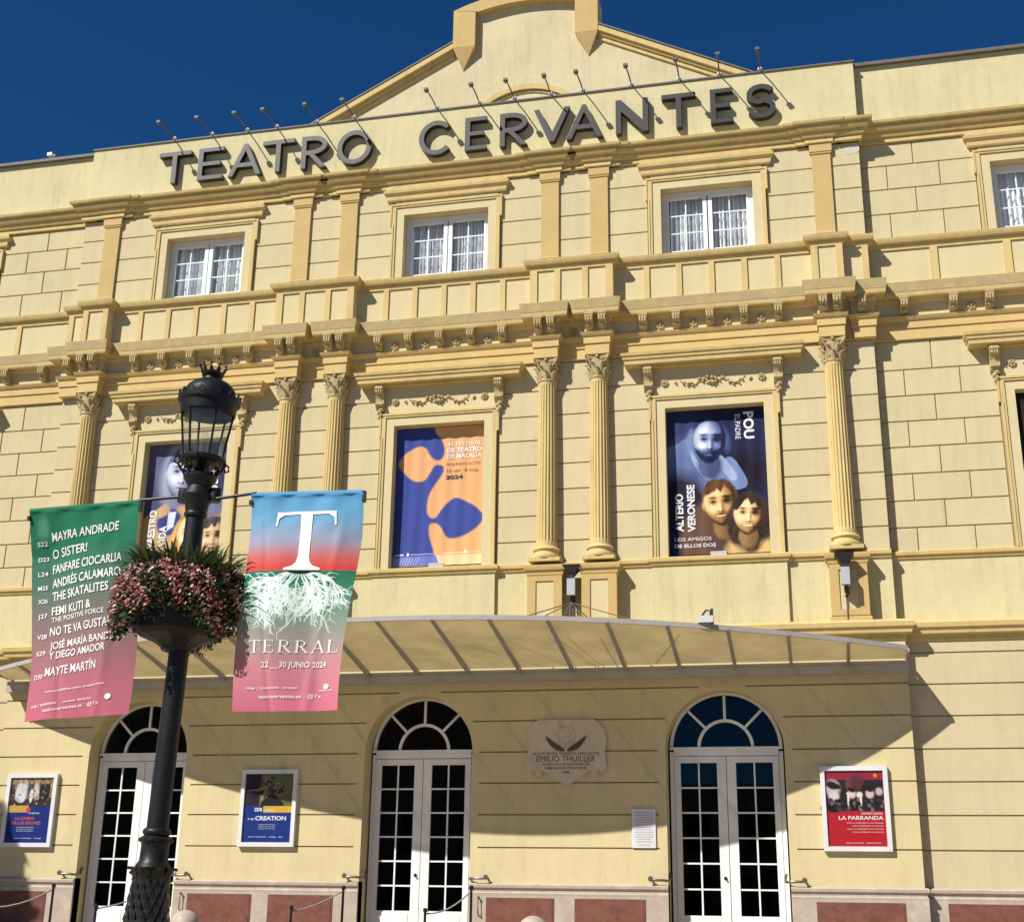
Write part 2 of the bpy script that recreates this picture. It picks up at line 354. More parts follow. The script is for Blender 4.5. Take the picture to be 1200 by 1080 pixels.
# blocks
bcache = {}
def block(x0, x1, z0, z1, y=0.0):
    g = .011; x0 += g; x1 -= g; z0 += g; z1 -= g
    if x1 - x0 < .05: return
    k = (round(x1 - x0, 3), round(z1 - z0, 3))
    if k not in bcache:
        w, h = (x1 - x0) / 2, (z1 - z0) / 2; c = .006; b = MB()
        vs = [(-w, c, -h), (w, c, -h), (w, c, h), (-w, c, h), (-w + c, 0, -h + c), (w - c, 0, -h + c), (w - c, 0, h - c), (-w + c, 0, h - c), (-w, .03, -h), (w, .03, -h), (w, .03, h), (-w, .03, h)]
        b.add(vs, [(4, 5, 6, 7), (0, 1, 5, 4), (1, 2, 6, 5), (2, 3, 7, 6), (3, 0, 4, 7), (8, 9, 1, 0), (9, 10, 2, 1), (10, 11, 3, 2), (11, 8, 0, 3)])
        bcache[k] = b.mesh("wall_block", M['block'])
    o = link("wall_block", bcache[k], T, ((x0 + x1) / 2 + 7.07, y, (z0 + z1) / 2 - .96))
FW2, FW3 = 1.22, 1.19
edges2 = [XL, COLX[0], BAY[0] - FW2, BAY[0] + FW2, COLX[1], COLX[2], BAY[1] - FW2, BAY[1] + FW2, COLX[3], COLX[4], BAY[2] - FW2, BAY[2] + FW2, COLX[5], XR]
edges3 = [XL, COLX[0], BAY[0] - FW3, BAY[0] + FW3, COLX[1], COLX[2], BAY[1] - FW3, BAY[1] + FW3, COLX[3], COLX[4], BAY[2] - FW3, BAY[2] + FW3, COLX[5], XR]
for E_, Z_ in ((edges2, Z2), (edges3, Z3)):
    for j in range(len(Z_) - 1):
        for i in range(len(E_) - 1):
            if i in (2, 6, 10):
                if Z_ is Z2 and j == 7:   # above the window surround
                    block(E_[i], E_[i + 1], 11.5, Z_[j + 1])
                continue
            block(E_[i], E_[i + 1], Z_[j], Z_[j + 1])
JA, JB = [2.48], [1.96, 2.96]
for Z_, first, fw in ((Z2, 1, FW2), (Z3, 1, FW3)):
    n = len(Z_) - 1
    for j in range(n):
        js = JA if (n - 1 - j) % 2 == 0 else JB
        for side in (0, 1):
            if side: X = [XR] + js + [WB[1] - fw]; block_rows = [X, [WB[1] + fw, 7.2, 8.3, 9.4, WX1]]
            else: X = sorted([XL] + [-14.14 - q for q in js] + [WB[0] + fw]); block_rows = [X, [WX0, -23, -21.5, WB[0] - fw]]
            for X in block_rows:
                for a, b in zip(X[:-1], X[1:]): block(a, b, Z_[j], Z_[j + 1], WY)
# dado (smooth) of the upper wall, slabs under the windows
for q in ((XL, XR, -.004, .05, 6.30, 7.58), (WX0, XL, WY - .004, WY + .05, 6.3, 7.58), (XR, WX1, WY - .004, WY + .05, 6.3, 7.58)): mb = MB(); mb.box(*q); tp("dado", mb, M['parapet'])
for c in BAY: mb = MB(); mb.box(c - 1.24, c + 1.22, -.075, -.004, 6.36, 7.56); tp("apron_slab", mb, M['parapet'])
SP = [(.0, 7.54), (.035, 7.56), (.04, 7.60), (.075, 7.62), (.08, 7.68), (.03, 7.705)]
for a, b, y in ((XL, XR, 0), (WX0, XL - .1, WY), (XR + .0, WX1, WY)): mb = MB(); mb.prof(a, b, y, SP, 0, 0); tp("sill_band", mb, M['trim'])
for c in BAY: mb = MB(); mb.prof(c - 1.24, c + 1.22, -.075, SP); tp("window_sill", mb, M['trim'])
# ground-floor cornice
GP = [(.0, 5.98), (.03, 6.0), (.04, 6.08), (.12, 6.10), (.13, 6.16), (.17, 6.20), (.18, 6.28), (.10, 6.33), (.02, 6.35)]
for q in ((XL - .09, 1.55, -.42, GP, 1, 1, 0, .45), (WX0, XL - .11, -.22, GP, 0, 0, 0, .45), (1.57, WX1, -.22, GP, 0, 0, 0, .45)): mb = MB(); mb.prof(*q); tp("ground_floor_cornice", mb, M['trim'])
# main entablature
mb = MB()
ARC = [(.02, 11.81), (.03, 11.82), (.03, 12.035), (.055, 12.04), (.055, 12.18), (.085, 12.20), (.10, 12.225), (.12, 12.265), (.04, 12.285)]
FRZ = [(.035, 12.27), (.035, 12.56), (.07, 12.58), (.09, 12.62)]
COR = [(.22, 12.615), (.235, 12.60), (.250, 12.625), (.260, 12.70)]
FAS = [(.265, 12.705), (.285, 12.86), (.29, 12.90), (.10, 12.94)]
mats = [M['trim2'], M['panel'], M['trim'], M['fascia']]
def ent(x0, x1, y, fl, fr, back=.1, dz=0):
    mb = MB(); Q_ = lambda P: [(d, z + dz) for d, z in P]; ARC_, FRZ_, COR_, FAS_ = map(Q_, (ARC, FRZ, COR, FAS)); mb.prof(x0, x1, y, ARC_, fl, fr, 0, back); mb.prof(x0, x1, y, FRZ_, fl, fr, 1, back); mb.prof(x0, x1, y, COR_, fl, fr, 2, back); mb.prof(x0, x1, y, FAS_, fl, fr, 3, back); tp("entablature", mb, mats)
ent(XL, XR, -.02, 0, 0); ent(WX0, XL - .1, WY - .02, 0, 0); ent(XR + .0, WX1, WY - .02, 0, 0)
for x in COLX: ent(x - .21, x + .21, -.27, 1, 1, .3, -.006)
for x0, x1 in ((XL + .0, XL + .36), (XR - .36, XR - .0)): ent(x0, x1, -.10, 1, 1, .3, -.003)
# balustrade-like parapet band with panels
mb = MB(); LED = [(.02, 13.74), (.05, 13.76), (.055, 13.80), (.10, 13.82), (.12, 13.87), (.13, 13.92), (.0, 13.955)]
BASE = [(.05, 12.90), (.05, 12.99), (.02, 13.02)]
def band(x0, x1, y, bars, fl, fr, back=.12):
    mb = MB()
    mb.box(x0, x1, y, y + back, 12.92, 13.80, 1)
    mb.prof(x0, x1, y, LED, fl, fr, 0, back); mb.prof(x0, x1, y, BASE, fl, fr, 0, back)
    mb.box(x0, x1, y - .03, y, 13.70, 13.76, 0)
    tp("parapet_band", mb, [M['trim'], M['panel']])
    for a, b in bars: mb = MB(); mb.box(a, b, y - .032, y, 13.0, 13.71, 0); tp("panel_bar", mb, M['trim'])
def runbars(a, b, n, w=.115): return [(a + (b - a) * i / n - w / 2, a + (b - a) * i / n + w / 2) for i in range(1, n)]
PS = [(COLX[1] - .33, COLX[2] + .33), (COLX[3] - .33, COLX[4] + .33)]
S1 = (.68 - .30, .68 + .30); S0 = (-14.86 - .30, -14.86 + .30)
for a, b in ((S0[1], PS[0][0]), (PS[0][1], PS[1][0]), (PS[1][1], S1[0])): band(a, b, -.05, runbars(a, b, 6), 0, 0)
for a, b in PS: band(a, b, -.29, [(a, a + .15)] + [(a + (b - a) * k / 3 - .06, a + (b - a) * k / 3 + .06) for k in (1, 2)] + [(b - .15, b)], 1, 1, .3)
for a, b in (S0, S1): band(a, b, -.29, [(a, a + .13), (b - .13, b)], 1, 1, .3)
band(XL, S0[0], -.12, [(XL, XL + .12)], 1, 0, .35); band(S1[1], XR, -.12, [(XR - .12, XR)], 0, 1, .35)
band(WX0, XL, WY - .05, [(-16.98 - .08, -16.98 + .04), (-18.3, -18.18), (-19.7, -19.58), (-21.1, -21)], 0, 0)
band(XR, WX1, WY - .05, [(2.62, 2.76), (3.96, 4.10), (5.3, 5.44), (6.7, 6.84)], 0, 0)
# upper cornice
UC = [(.02, 16.10), (.05, 16.11), (.05, 16.19), (.03, 16.195), (.09, 16.22), (.12, 16.29), (.10, 16.297), (.17, 16.33), (.20, 16.38), (.20, 16.42), (.18, 16.427), (.26, 16.45), (.275, 16.50), (.02, 16.55)]
def ucp(*q, back=.1): mb = MB(); mb.prof(*q, 0, back); tp("upper_cornice", mb, M['trim'])
ucp(XL, XR, 0, UC, 0, 0); ucp(WX0, XL - .1, WY, UC, 0, 0); ucp(XR, WX1, WY, UC, 0, 0)
for x in COLX:
    for dx, q in ((.42, .03), (.23, .07)): ucp(x - dx, x + dx, -q, UC, 1, 1, back=.2)
ucp(XL, XL + .42, -.055, UC, 1, 1, back=.4); ucp(XR - .42, XR, -.055, UC, 1, 1, back=.4)
# top parapet and coping
for q in ((XL, XR, -.0, .4, 16.5, 17.96), (WX0, XL, WY, .6, 16.5, 17.93), (XR, WX1, WY, .6, 16.5, 17.93)): mb = MB(); mb.box(*q); tp("top_parapet", mb, M['parapet'])
for q in ((XL - .02, XR + .02, -.03, .42, 17.96, 17.995), (WX0, XL - .02, WY - .09, .62, 17.93, 18.0), (XR + .02, WX1, WY - .09, .62, 17.93, 18.0)): mb = MB(); mb.box(*q); tp("coping", mb, M['lead'])
# roof deck, floors and end walls, added unseen so no light leaks in
mb = MB(); mb.box(WX0, WX1, .85, 24, 17.0, 17.1); mb.box(WX0, WX0 + .1, .85, 24, .96, 17.0); mb.box(WX1 - .1, WX1, .85, 24, .96, 17.0); mb.box(WX0, WX1, 23.9, 24, .96, 17.0)
mb.box(WX0, WX1, .85, 23.9, 5.9, 6.0); mb.box(WX0, WX1, .85, 23.9, 12.8, 12.9)
tp("roof", mb, M['opp'])
# gable set back behind the parapet
G = 7.2; mb = MB(); gc = -7.0
mb.xz([(gc - 7.4, 17.1), (gc + 7.4, 17.1), (gc + 7.4, 22.2), (gc + 2.09, 24.95), (gc + 2.09, 26.0)] + arc(gc, 20.9, 5.50, 68, 112, 10) + [(gc - 2.09, 26.0), (gc - 2.09, 24.95), (gc - 7.4, 22.2)], G, G + .6)
tp("gable_wall", mb, M['gable'])
mb = MB(); yf = G - .22
oa = arc(gc, 20.9, 5.52, 67.9, 112.1, 14); ia = arc(gc, 20.6, 5.45, 75.5, 104.5, 12)
mb.xz(oa[::1] + ia[::-1], yf, G, 0)
for s in (-1, 1):
    xo, xi = gc + s * 2.1, gc + s * 1.45
    P = [(xi, 24.75), (xi - 0 * s, 25.877), (xi, 25.88), (xo, 26.02), (xo, 24.75)]
    mb.xz([(xi, 24.75), (xi, 25.875), (xo, 26.01), (xo, 24.75)] if s > 0 else [(xo, 24.75), (xo, 26.01), (xi, 25.875), (xi, 24.75)], yf, G)
    xm = (xo + xi) / 2
    mb.add([(xo, yf, 24.75), (xi, yf, 24.75), (xm + .04 * s, G - .03, 24.1), (xo, G, 24.75), (xi, G, 24.75), (xm + .04 * s, G, 24.05)], [(0, 1, 2), (0, 2, 5, 3), (1, 4, 5, 2), (3, 4, 1, 0)])
tp("gable_crown_moulding", mb, M['pil'])
for s in (-1, 1):
    mb = MB()
    for (a, b, q) in ((0, .16, .20), (.16, .24, .12), (.24, .37, .06)):
        x0, z0, x1, z1 = gc + s * 7.4, 22.15, gc + s * 2.1, 24.92
        mb.xz([(x0, z0 - b), (x1, z1 - b), (x1, z1 - a), (x0, z0 - a)] if s < 0 else [(x1, z1 - b), (x0, z0 - b), (x0, z0 - a), (x1, z1 - a)], G - q, G + .3 if a == 0 else G)
    tp("gable_raking_cornice", mb, M['trim'])
for s in (-1, 1):
    mb = MB(); x0, z0, x1, z1 = gc + s * 7.45, 22.16, gc + s * 2.1, 24.95
    mb.xz([(x0, z0), (x1, z1), (x1, z1 + .05), (x0, z0 + .05)], G - .22, G + .6)
    tp("gable_coping", mb, M['lead'])
mb = MB(); mb.strip(arc(-6.98, 21.33, 1.94, 15, 165, 20), .16, G - .10, G); tp("gable_arch_moulding", mb, M['trim'])
mb = MB(); mb.strip(arc(-6.98, 21.33, 1.80, 15, 165, 20), .03, G - .04, G); mb.box(-8.7, -5.3, G - .05, G, 22.0, 22.1); tp("gable_arch_fillet", mb, M['panel'])

# pilasters of the top storey
mb = MB(); w = .185
mb.box(-w, w, -.055, 0, 0, 2.0); mb.box(-w - .03, w + .03, -.08, 0, 0, .17); mb.prof(-w, w, -.055, [(.0, .17), (.02, .19), (0, .22)], 1, 1, back=.05)
mb.prof(-w, w, -.055, [(0, 1.94), (.02, 1.96), (.02, 1.98), (.035, 2.0), (.035, 2.2)], 1, 1, back=.05)
pm = mb.mesh("pilaster", M['pil']); fix_normals(pm)
for x in COLX: link("pilaster", pm, T, (x + 7.07 + (.02 if x > -14 else -.0), 0, 13.92 - .96))

# columns with base, capital and pedestal
def colmeshes():
    zs = [(0, .205, 0), (.03, .205, 0), (.07, .204, .5), (.11, .204, 1)] + [(.11 + 3.10 * i / 6, .204 - .028 * (i / 6) ** 1.6, 1) for i in range(1, 6)] + [(3.21, .176, 1), (3.25, .176, .5), (3.28, .176, 0), (3.33, .176, 0)]
    NS, NF = 160, 20; mb = MB(); vs = []
    for z, r, fl in zs:
        for i in range(NS):
            a = 2 * math.pi * i / NS; ph = (i % (NS // NF)) / (NS // NF); d = max(0, math.sin(math.pi * min(1, max(0, (ph - .12) / .88)))) if ph > .12 else 0
            rr = r - .022 * fl * math.sqrt(d) if d > 0 else r
            vs.append((rr * math.cos(a), rr * math.sin(a), z))
    k = len(zs); mb.add(vs, [(j * NS + i, j * NS + (i + 1) % NS, (j + 1) * NS + (i + 1) % NS, (j + 1) * NS + i) for j in range(k - 1) for i in range(NS)])
    shaft = mb.mesh("shaft", M['trim'], 35)
    mb = MB(); mb.box(-.30, .30, -.27, .1, 0, .07)
    mb.lathe([(.29, .07), (.30, .10), (.285, .145), (.25, .155), (.235, .18), (.23, .21), (.245, .225), (.262, .25), (.245, .285), (.215, .30), (.205, .33)], n=32)
    base = mb.mesh("base", M['trim']); fix_normals(base); base.shade_smooth(); base.set_sharp_from_angle(angle=math.radians(40))
    mb = MB()   # corinthian capital .47 high
    mb.lathe([(.178, 0), (.195, .012), (.195, .03), (.178, .04), (.176, .1), (.185, .25), (.215, .40)], n=24)
    ab = []
    for q in range(4):
        for t in (-1, -.6, 0, .6, 1):
            d = .232 - .05 * (1 - t * t); a = q * math.pi / 2
            ab.append((d * math.cos(a) - t * .25 * math.sin(a), d * math.sin(a) + t * .25 * math.cos(a)))
    n = len(ab); mb.add([(x * .93, y * .93, .40) for x, y in ab] + [(x, y, .43) for x, y in ab] + [(x, y, .465) for x, y in ab],
        [tuple(range(n - 1, -1, -1)), tuple(range(2 * n, 3 * n))] + [(i + k, (i + 1) % n + k, (i + 1) % n + n + k, i + n + k) for i in range(n) for k in (0, n)])
    def leaf(a, z0, h, w, r0, out):
        pr = [(0, r0, .75), (.3, r0 + .012, 1.0), (.6, r0 + .03, .95), (.85, r0 + .06 * out / .06, .8), (1.0, r0 + out * 1.25, .55), (.93, r0 + out * 1.7, .25)]
        vs = []
        for t, r, ww in pr:
            for q, dr in ((-1, -.018), (-.5, .006), (0, .016), (.5, .006), (1, -.018)):
                aa = a + q * w * ww / r0; vs.append(((r + dr) * math.cos(aa), (r + dr) * math.sin(aa), z0 + t * h * (1 - .07 * abs(q))))
        mb.add(vs, [(i * 5 + j, i * 5 + j + 1, i * 5 + j + 6, i * 5 + j + 5) for i in range(5) for j in range(4)])
    for i in range(8): leaf(i * math.pi / 4, .03, .17, .062, .182, .05)
    for i in range(8): leaf((i + .5) * math.pi / 4, .10, .22, .058, .184, .06)
    for q in range(4):
        a = math.pi / 4 + q * math.pi / 2
        for s in (-1, 1):
            pts = []
            for t in np.linspace(0, 1, 9):
                ang = t * 4.2; rr = .19 + .09 * min(1, t * 1.6); aa = a + s * (.32 * (1 - min(1, t * 1.6)) + .03)
                z = .22 + .17 * min(1, t * 1.7); 
                if t > .6: rr += .03 * math.sin((t - .6) * 9); z -= .05 * (t - .6) * 2.4
                pts.append((rr * math.cos(aa), rr * math.sin(aa), z))
            mb.tube(pts, [.014, .015, .016, .018, .02, .022, .022, .018, .012], 6)
        b = q * math.pi / 2
        mb.lathe([(.0, -.035), (.03, -.02), (.035, 0), (.03, .02), (0, .035)], (.215 * math.cos(b), .215 * math.sin(b), .435), 8)
    cap = mb.mesh("capital", M['carve']); cap.shade_smooth(); cap.set_sharp_from_angle(angle=math.radians(50))
    return shaft, base, cap
shaft, base, cap = colmeshes()
mb = MB(); mb.box(-.33, .33, -.25, .0, 0, 1.08)
mb.prof(-.33, .33, -.25, [(.03, 0), (.03, .10), (0, .13)], 1, 1, back=.26)
mb.prof(-.33, .33, -.25, [(0, 1.06), (.02, 1.08), (.025, 1.14), (.06, 1.17), (.07, 1.22), (.07, 1.26), (.02, 1.28)], 1, 1, back=.26)
for a, b, c, d in ((-.33, -.17, .13, 1.06), (.17, .33, .13, 1.06), (-.17, .17, .13, .24), (-.17, .17, .96, 1.06)): mb.box(a, b, -.275, -.25, c, d)
mb.add([(-.17, -.252, .24), (.17, -.252, .24), (.17, -.252, .96), (-.17, -.252, .96)], [(0, 1, 2, 3)], 1)
ped = mb.mesh("pedestal", [M['pil'], M['panel']]); fix_normals(ped)
for x in COLX:
    c = link("column", shaft, T, (x + 7.07, -.075, 8.00 - .96))
    link("base", base, c, (0, 0, -.33)); link("capital", cap, c, (0, 0, 3.33)); link("pedestal", ped, c, (0, .075, 6.34 - 8.0))

# window surrounds
def surround(h, z0, z1, wy, ear=.045, eh=.5, ow=.085, iw=.175):
    mb = MB(); H = h + iw
    for s in (-1, 1):      # inner flat band
        a, b = sorted((s * h, s * H)); mb.box(a, b, -.03, .005, z0, z1 + iw, 1)
        a, b = sorted((s * H, s * (H + ow))); zt = z1 + iw + ow
        mb.box(a, b, -.055, .005, z0, zt - eh, 0); a2, b2 = sorted((s * (H + ow * .55), s * (H + ow))); mb.box(a2, b2, -.07, -.055, z0, zt - eh, 0)
        a, b = sorted((s * H, s * (H + ow + ear))); mb.box(a, b, -.055, .005, zt - eh, zt, 0)
        a2, b2 = sorted((s * (H + ow * .55 + ear), s * (H + ow + ear))); mb.box(a2, b2, -.07, -.055, zt - eh, zt, 0)
    mb.box(-h, h, -.03, .005, z1, z1 + iw, 1); mb.box(-H, H, -.055, .005, z1 + iw, z1 + iw + ow, 0); mb.box(-H - ow - ear + .04, H + ow + ear - .04, -.07, -.055, z1 + iw + ow * .5, z1 + iw + ow, 0)
    me = mb.mesh("window_surround", [M['trim'], M['panel']]); fix_normals(me); return me
sA = surround(.938, 7.70, 10.678, 0); sB = surround(.923, 13.93, 15.458, 0)
# hoods and carvings
mb = MB(); HP = [(.17, 11.535), (.23, 11.525), (.265, 11.545), (.27, 11.62), (.295, 11.64), (.30, 11.69), (.325, 11.71), (.335, 11.765), (.05, 11.80)]
mb.prof(-1.42, 1.42, 0, HP, 1, 1, back=.03); mb.box(-1.36, 1.36, -.17, .01, 11.50, 11.56)
mb.box(-1.16, 1.16, -.025, .01, 10.94, 11.51, 1)
hood = mb.mesh("window_hood", [M['trim'], M['panel']]); fix_normals(hood)
mb = MB(); mb.prof(-1.24, 1.24, 0, [(.05, 15.80), (.06, 15.79), (.075, 15.82), (.08, 15.90), (.10, 15.92), (.13, 15.96), (.14, 16.02), (.10, 16.04), (.10, 16.10)], 1, 1, back=.03)
mb.box(-1.12, 1.12, -.03, .01, 15.70, 15.80, 1)
hoodB = mb.mesh("window_hood", [M['trim'], M['panel']]); fix_normals(hoodB)
mb = MB()  # console
mb.yz([(0, 11.52), (-.20, 11.52), (-.215, 11.46), (-.20, 11.38), (-.15, 11.33), (-.11, 11.25), (-.10, 11.17), (-.12, 11.12), (-.09, 11.06), (-.05, 11.04), (0, 11.03)], -.088, .088)
for z, y, r in ((11.45, -.205, .035), (11.13, -.125, .028)): mb.lathe([(r * .6, -.085), (r, -.08), (r, .08), (r * .6, .085)], (0, 0, 0), 10); \
    n_ = 40; mb.v[-n_:] = [(vz, y + vx, z + vy) for vx, vy, vz in mb.v[-n_:]]
for k in range(4):
    z = 11.02 - .05 * k; r = .065 - .01 * k
    mb.lathe([(0, -.05), (r * .8, -.03), (r, 0), (r * .7, .03), (0, .04)], ((-1) ** k * .02, -.05, z), 7)
for s in (-.045, 0, .045): mb.box(s - .012, s + .012, -.225, -.19, 11.36, 11.50)
console = mb.mesh("console", M['carve']); fix_normals(console)
def rosette(r):
    mb = MB()
    for k in range(7):
        a = k * 2 * math.pi / 7; cx, cz = r * .6 * math.cos(a), r * .6 * math.sin(a)
        mb.lathe([(r * .36, 0), (r * .30, .02), (r * .12, .035)], (0, 0, 0), 7); mb.v[-21:] = [(cx + x, -z - .005, cz + y) for x, y, z in mb.v[-21:]]
    mb.lathe([(r * .3, 0), (r * .26, .035), (r * .1, .05)], (0, 0, 0), 8); mb.v[-24:] = [(x, -z - .01, y) for x, y, z in mb.v[-24:]]
    me = mb.mesh("rosette", M['carve']); fix_normals(me); return me
ros = rosette(.10); ros2 = rosette(.085)
mb = MB()
def blob(x, z, r, d=.02, e=1.0):
    mb.lathe([(r, 0), (r * .8, d), (r * .3, d * 1.5)], (0, 0, 0), 7); mb.v[-21:] = [(x + a * e, -.02 - c, z + b) for a, b, c in mb.v[-21:]]
rs = random.Random(3)
for s in (-1, 1):
    pts = [(s * (.06 + .52 * t), -.03 + 11.17 + .05 * math.sin(t * 7)) for t in np.linspace(0, 1, 14)]
    mb.strip(pts, .022, -.045, -.02)
    for t in np.linspace(0, 1, 16):
        blob(s * (.05 + .55 * t) + rs.uniform(-.02, .02), 11.14 + .05 * math.sin(t * 7) + rs.uniform(-.045, .045), rs.uniform(.018, .038) * (1.15 - .5 * t), rs.uniform(.02, .045), rs.uniform(.7, 1.6))
    blob(s * .72, 11.16, .035, .03); blob(s * .70, 11.13, .02, .03)
for k in range(9): blob(rs.uniform(-.1, .1), 11.13 + rs.uniform(-.05, .1), rs.uniform(.02, .045), rs.uniform(.03, .06))
garl = mb.mesh("garland", M['carve']); fix_normals(garl)
mb = MB()  # modillion
mb.yz([(0, .27), (-.21, .27), (-.225, .22), (-.21, .16), (-.16, .12), (-.12, .10), (-.10, .05), (-.07, .02), (0, 0)], -.080, .080)
mb.box(-.090, .090, -.225, 0, .27, .30)
for s in (-.05, 0, .05): mb.box(s - .014, s + .014, -.24, -.19, .13, .25)
for k, (y, z, r) in enumerate(((-.19, .15, .045), (-.12, .07, .035))): mb.lathe([(0, -.04), (r * .8, -.025), (r, 0), (r * .8, .025), (0, .04)], (0, y, z), 8)
modi = mb.mesh("modillion", M['carve']); fix_normals(modi); modi.shade_smooth(); modi.set_sharp_from_angle(angle=math.radians(40))
def P(name, me, x, y, z): return link(name, me, T, (x + 7.07, y, z - .96))
for c in BAY:
    P("window_surround", sA, c, 0, 0).location.z = -.96; P("window_surround", sB, c, 0, 0).location.z = -.96
    P("window_hood", hood, c, 0, 0); P("window_hood", hoodB, c, 0, 0)
    for s in (-1, 1):
        P("console", console, c + s * 1.24, -.01, 0)
        P("rosette", ros2, c + s * .93, -.025, 11.19)
    P("garland", garl, c, 0, .03)
    for k in range(-2, 3): P("modillion", modi, c + k * .655, -.055, 12.31)
    for k in (-1.5, -.5, .5, 1.5): P("rosette", ros, c + k * .655, -.055, 12.41)
for c in WB:
    P("window_surround", sA, c, WY, 0); P("window_surround", sB, c, WY, 0); P("window_hood", hood, c, WY, 0); P("window_hood", hoodB, c, WY, 0)
    for s in (-1, 1): P("console", console, c + s * 1.24, WY - .01, 0); P("rosette", ros2, c + s * .93, WY - .025, 11.19)
    P("garland", garl, c, WY, .03)
for x in COLX:
    for s in (-.13, .13): P("modillion", modi, x + s, -.305, 12.31)
for s in (1, -1):
    f = lambda q: q if s > 0 else -14.14 - q
    P("modillion", modi, f(1.27), -.135, 12.31)
    for q in (2.05, 2.95, 3.60, 4.5, 5.2, 6.2): P("modillion", modi, f(q), WY - .055, 12.31)
    for q in (3.28, 4.85): P("rosette", ros, f(q), WY - .055, 12.41)
for x0 in (-3.81, -9.25): P("rosette", ros, x0 - .515, -.055, 12.42)

# ------------------------------------------------------------------ upper windows
def upper_window(c, y0):
    y = y0 + .20; mb = MB(); h = .92; z0, z1 = 13.66, 15.455
    mb.box(-h, -h + .09, y, y + .06, z0, z1); mb.box(h - .09, h, y, y + .06, z0, z1); mb.box(-h + .09, h - .09, y, y + .06, z1 - .10, z1); mb.box(-h + .09, h - .09, y, y + .06, z0, z0 + .12)
    for s in (-1, 1):
        mb.box(min(s * .012, s * .095), max(s * .012, s * .095), y - .025, y + .05, z0 + .12, z1 - .10)
        a, b = sorted((s * .095, s * .83)); mb.box(a, b, y - .012, y + .045, z1 - .15, z1 - .10); 
        a, b = sorted((s * .785, s * .83)); mb.box(a, b, y - .012, y + .045, z0 + .12, z1 - .15)
    o = part("window", mb, M['white'], T, None, (c + 7.07, 0, -.96))
    g = MB(); zz = [z0 + .12, 14.13, 14.53, 14.93, z1 - .15]
    for s in (-1, 1):
        g.box(s * .44 - .011, s * .44 + .011, y + .0, y + .03, z0 + .12, z1 - .15)
        for z in zz[1:-1]:
            a, b = sorted((s * .095, s * .785)); g.box(a, b, y + .004, y + .026, z - .011, z + .011)
    part("glazing_bar", g, M['white'], o)
    for s in (-1, 1):
        for (a, b) in ((.095, .44), (.44, .785)):
            for k in range(4):
                p = MB(); xa, xb = sorted((s * a, s * b)); p.add([(xa, y + .02, zz[k]), (xb, y + .02, zz[k]), (xb, y + .02, zz[k + 1]), (xa, y + .02, zz[k + 1])], [(0, 1, 2, 3)])
                part("pane", p, M['pane'], o, fix=False)
    for s in (-1, 1):
        cu = MB(); n = 70; vs = []; xs = np.linspace(.02, .90, n) * s; rnd = random.Random(int(c * 100) + s)
        ph = rnd.uniform(0, 6); f1 = rnd.uniform(.62, 1.15); f2 = rnd.uniform(.25, .5); am = rnd.uniform(.035, .055)
        for i, x in enumerate(xs):
            d = am * math.sin(i * f1 + ph + 1.2 * math.sin(i * .13 + ph)) + .03 * math.sin(i * f2 + ph * 2)
            top = 15.22 + .05 * math.sin(i * 1.1)
            vs += [(x, y + .17 + d * .6, 15.50), (x, y + .17 + d, 14.9), (x, y + .17 + d * 1.2, 13.6)]
        cu.add(vs, [(3 * i + j, 3 * i + 3 + j, 3 * i + 4 + j, 3 * i + 1 + j) for i in range(n - 1) for j in (0, 1)])
        part("curtain", cu, M['curtain'], o, 80, fix=False)
    if y0 == 0:
        k = MB(); k.box(-.17, .08, y - .06, y - .03, z0 + .10, z0 + .27); part("sensor_box", k, M['white'], o)
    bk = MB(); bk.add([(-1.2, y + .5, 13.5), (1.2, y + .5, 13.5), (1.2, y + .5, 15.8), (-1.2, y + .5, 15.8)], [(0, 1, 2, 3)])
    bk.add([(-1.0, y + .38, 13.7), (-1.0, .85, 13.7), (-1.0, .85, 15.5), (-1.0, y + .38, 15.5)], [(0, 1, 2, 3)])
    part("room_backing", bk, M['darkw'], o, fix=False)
for c in BAY: upper_window(c, 0)
for c in WB: upper_window(c, WY)
# near-black backings, colour standing in for unlit rooms behind the first-floor openings
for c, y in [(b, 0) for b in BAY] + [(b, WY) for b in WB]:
    bk = MB(); bk.box(c - .95, c + .95, y + .31, y + .33, 7.6, 10.7); tp("dark_backing", bk, M['dark'])
for c in WB:
    mb = MB(); h = .93; y = WY + .18
    mb.box(-h, -h + .1, y, y + .05, 7.72, 10.67); mb.box(h - .1, h, y, y + .05, 7.72, 10.67); mb.box(-h + .1, h - .1, y, y + .05, 10.57, 10.67); mb.box(-.06, .06, y, y + .05, 7.72, 10.57)
    o = part("window", mb, M['dark'], T, None, (c + 7.07, 0, -.96))
    cu = MB(); n = 60; vs = []
    for i, x in enumerate(np.linspace(-.85, .85, n)): d = .03 * math.sin(i * .8); vs += [(x, y + .10 + d, 7.7), (x, y + .10 + d, 10.6)]
    cu.add(vs, [(2 * i, 2 * i + 2, 2 * i + 3, 2 * i + 1) for i in range(n - 1)]); part("curtain", cu, M['brown'], o, 80, fix=False)
    for s in (-1, 1):
        p = MB(); a, b = sorted((s * .06, s * .83)); p.add([(a, y + .02, 7.72), (b, y + .02, 7.72), (b, y + .02, 10.57), (a, y + .02, 10.57)], [(0, 1, 2, 3)]); part("pane", p, M['pane'], o, fix=False)

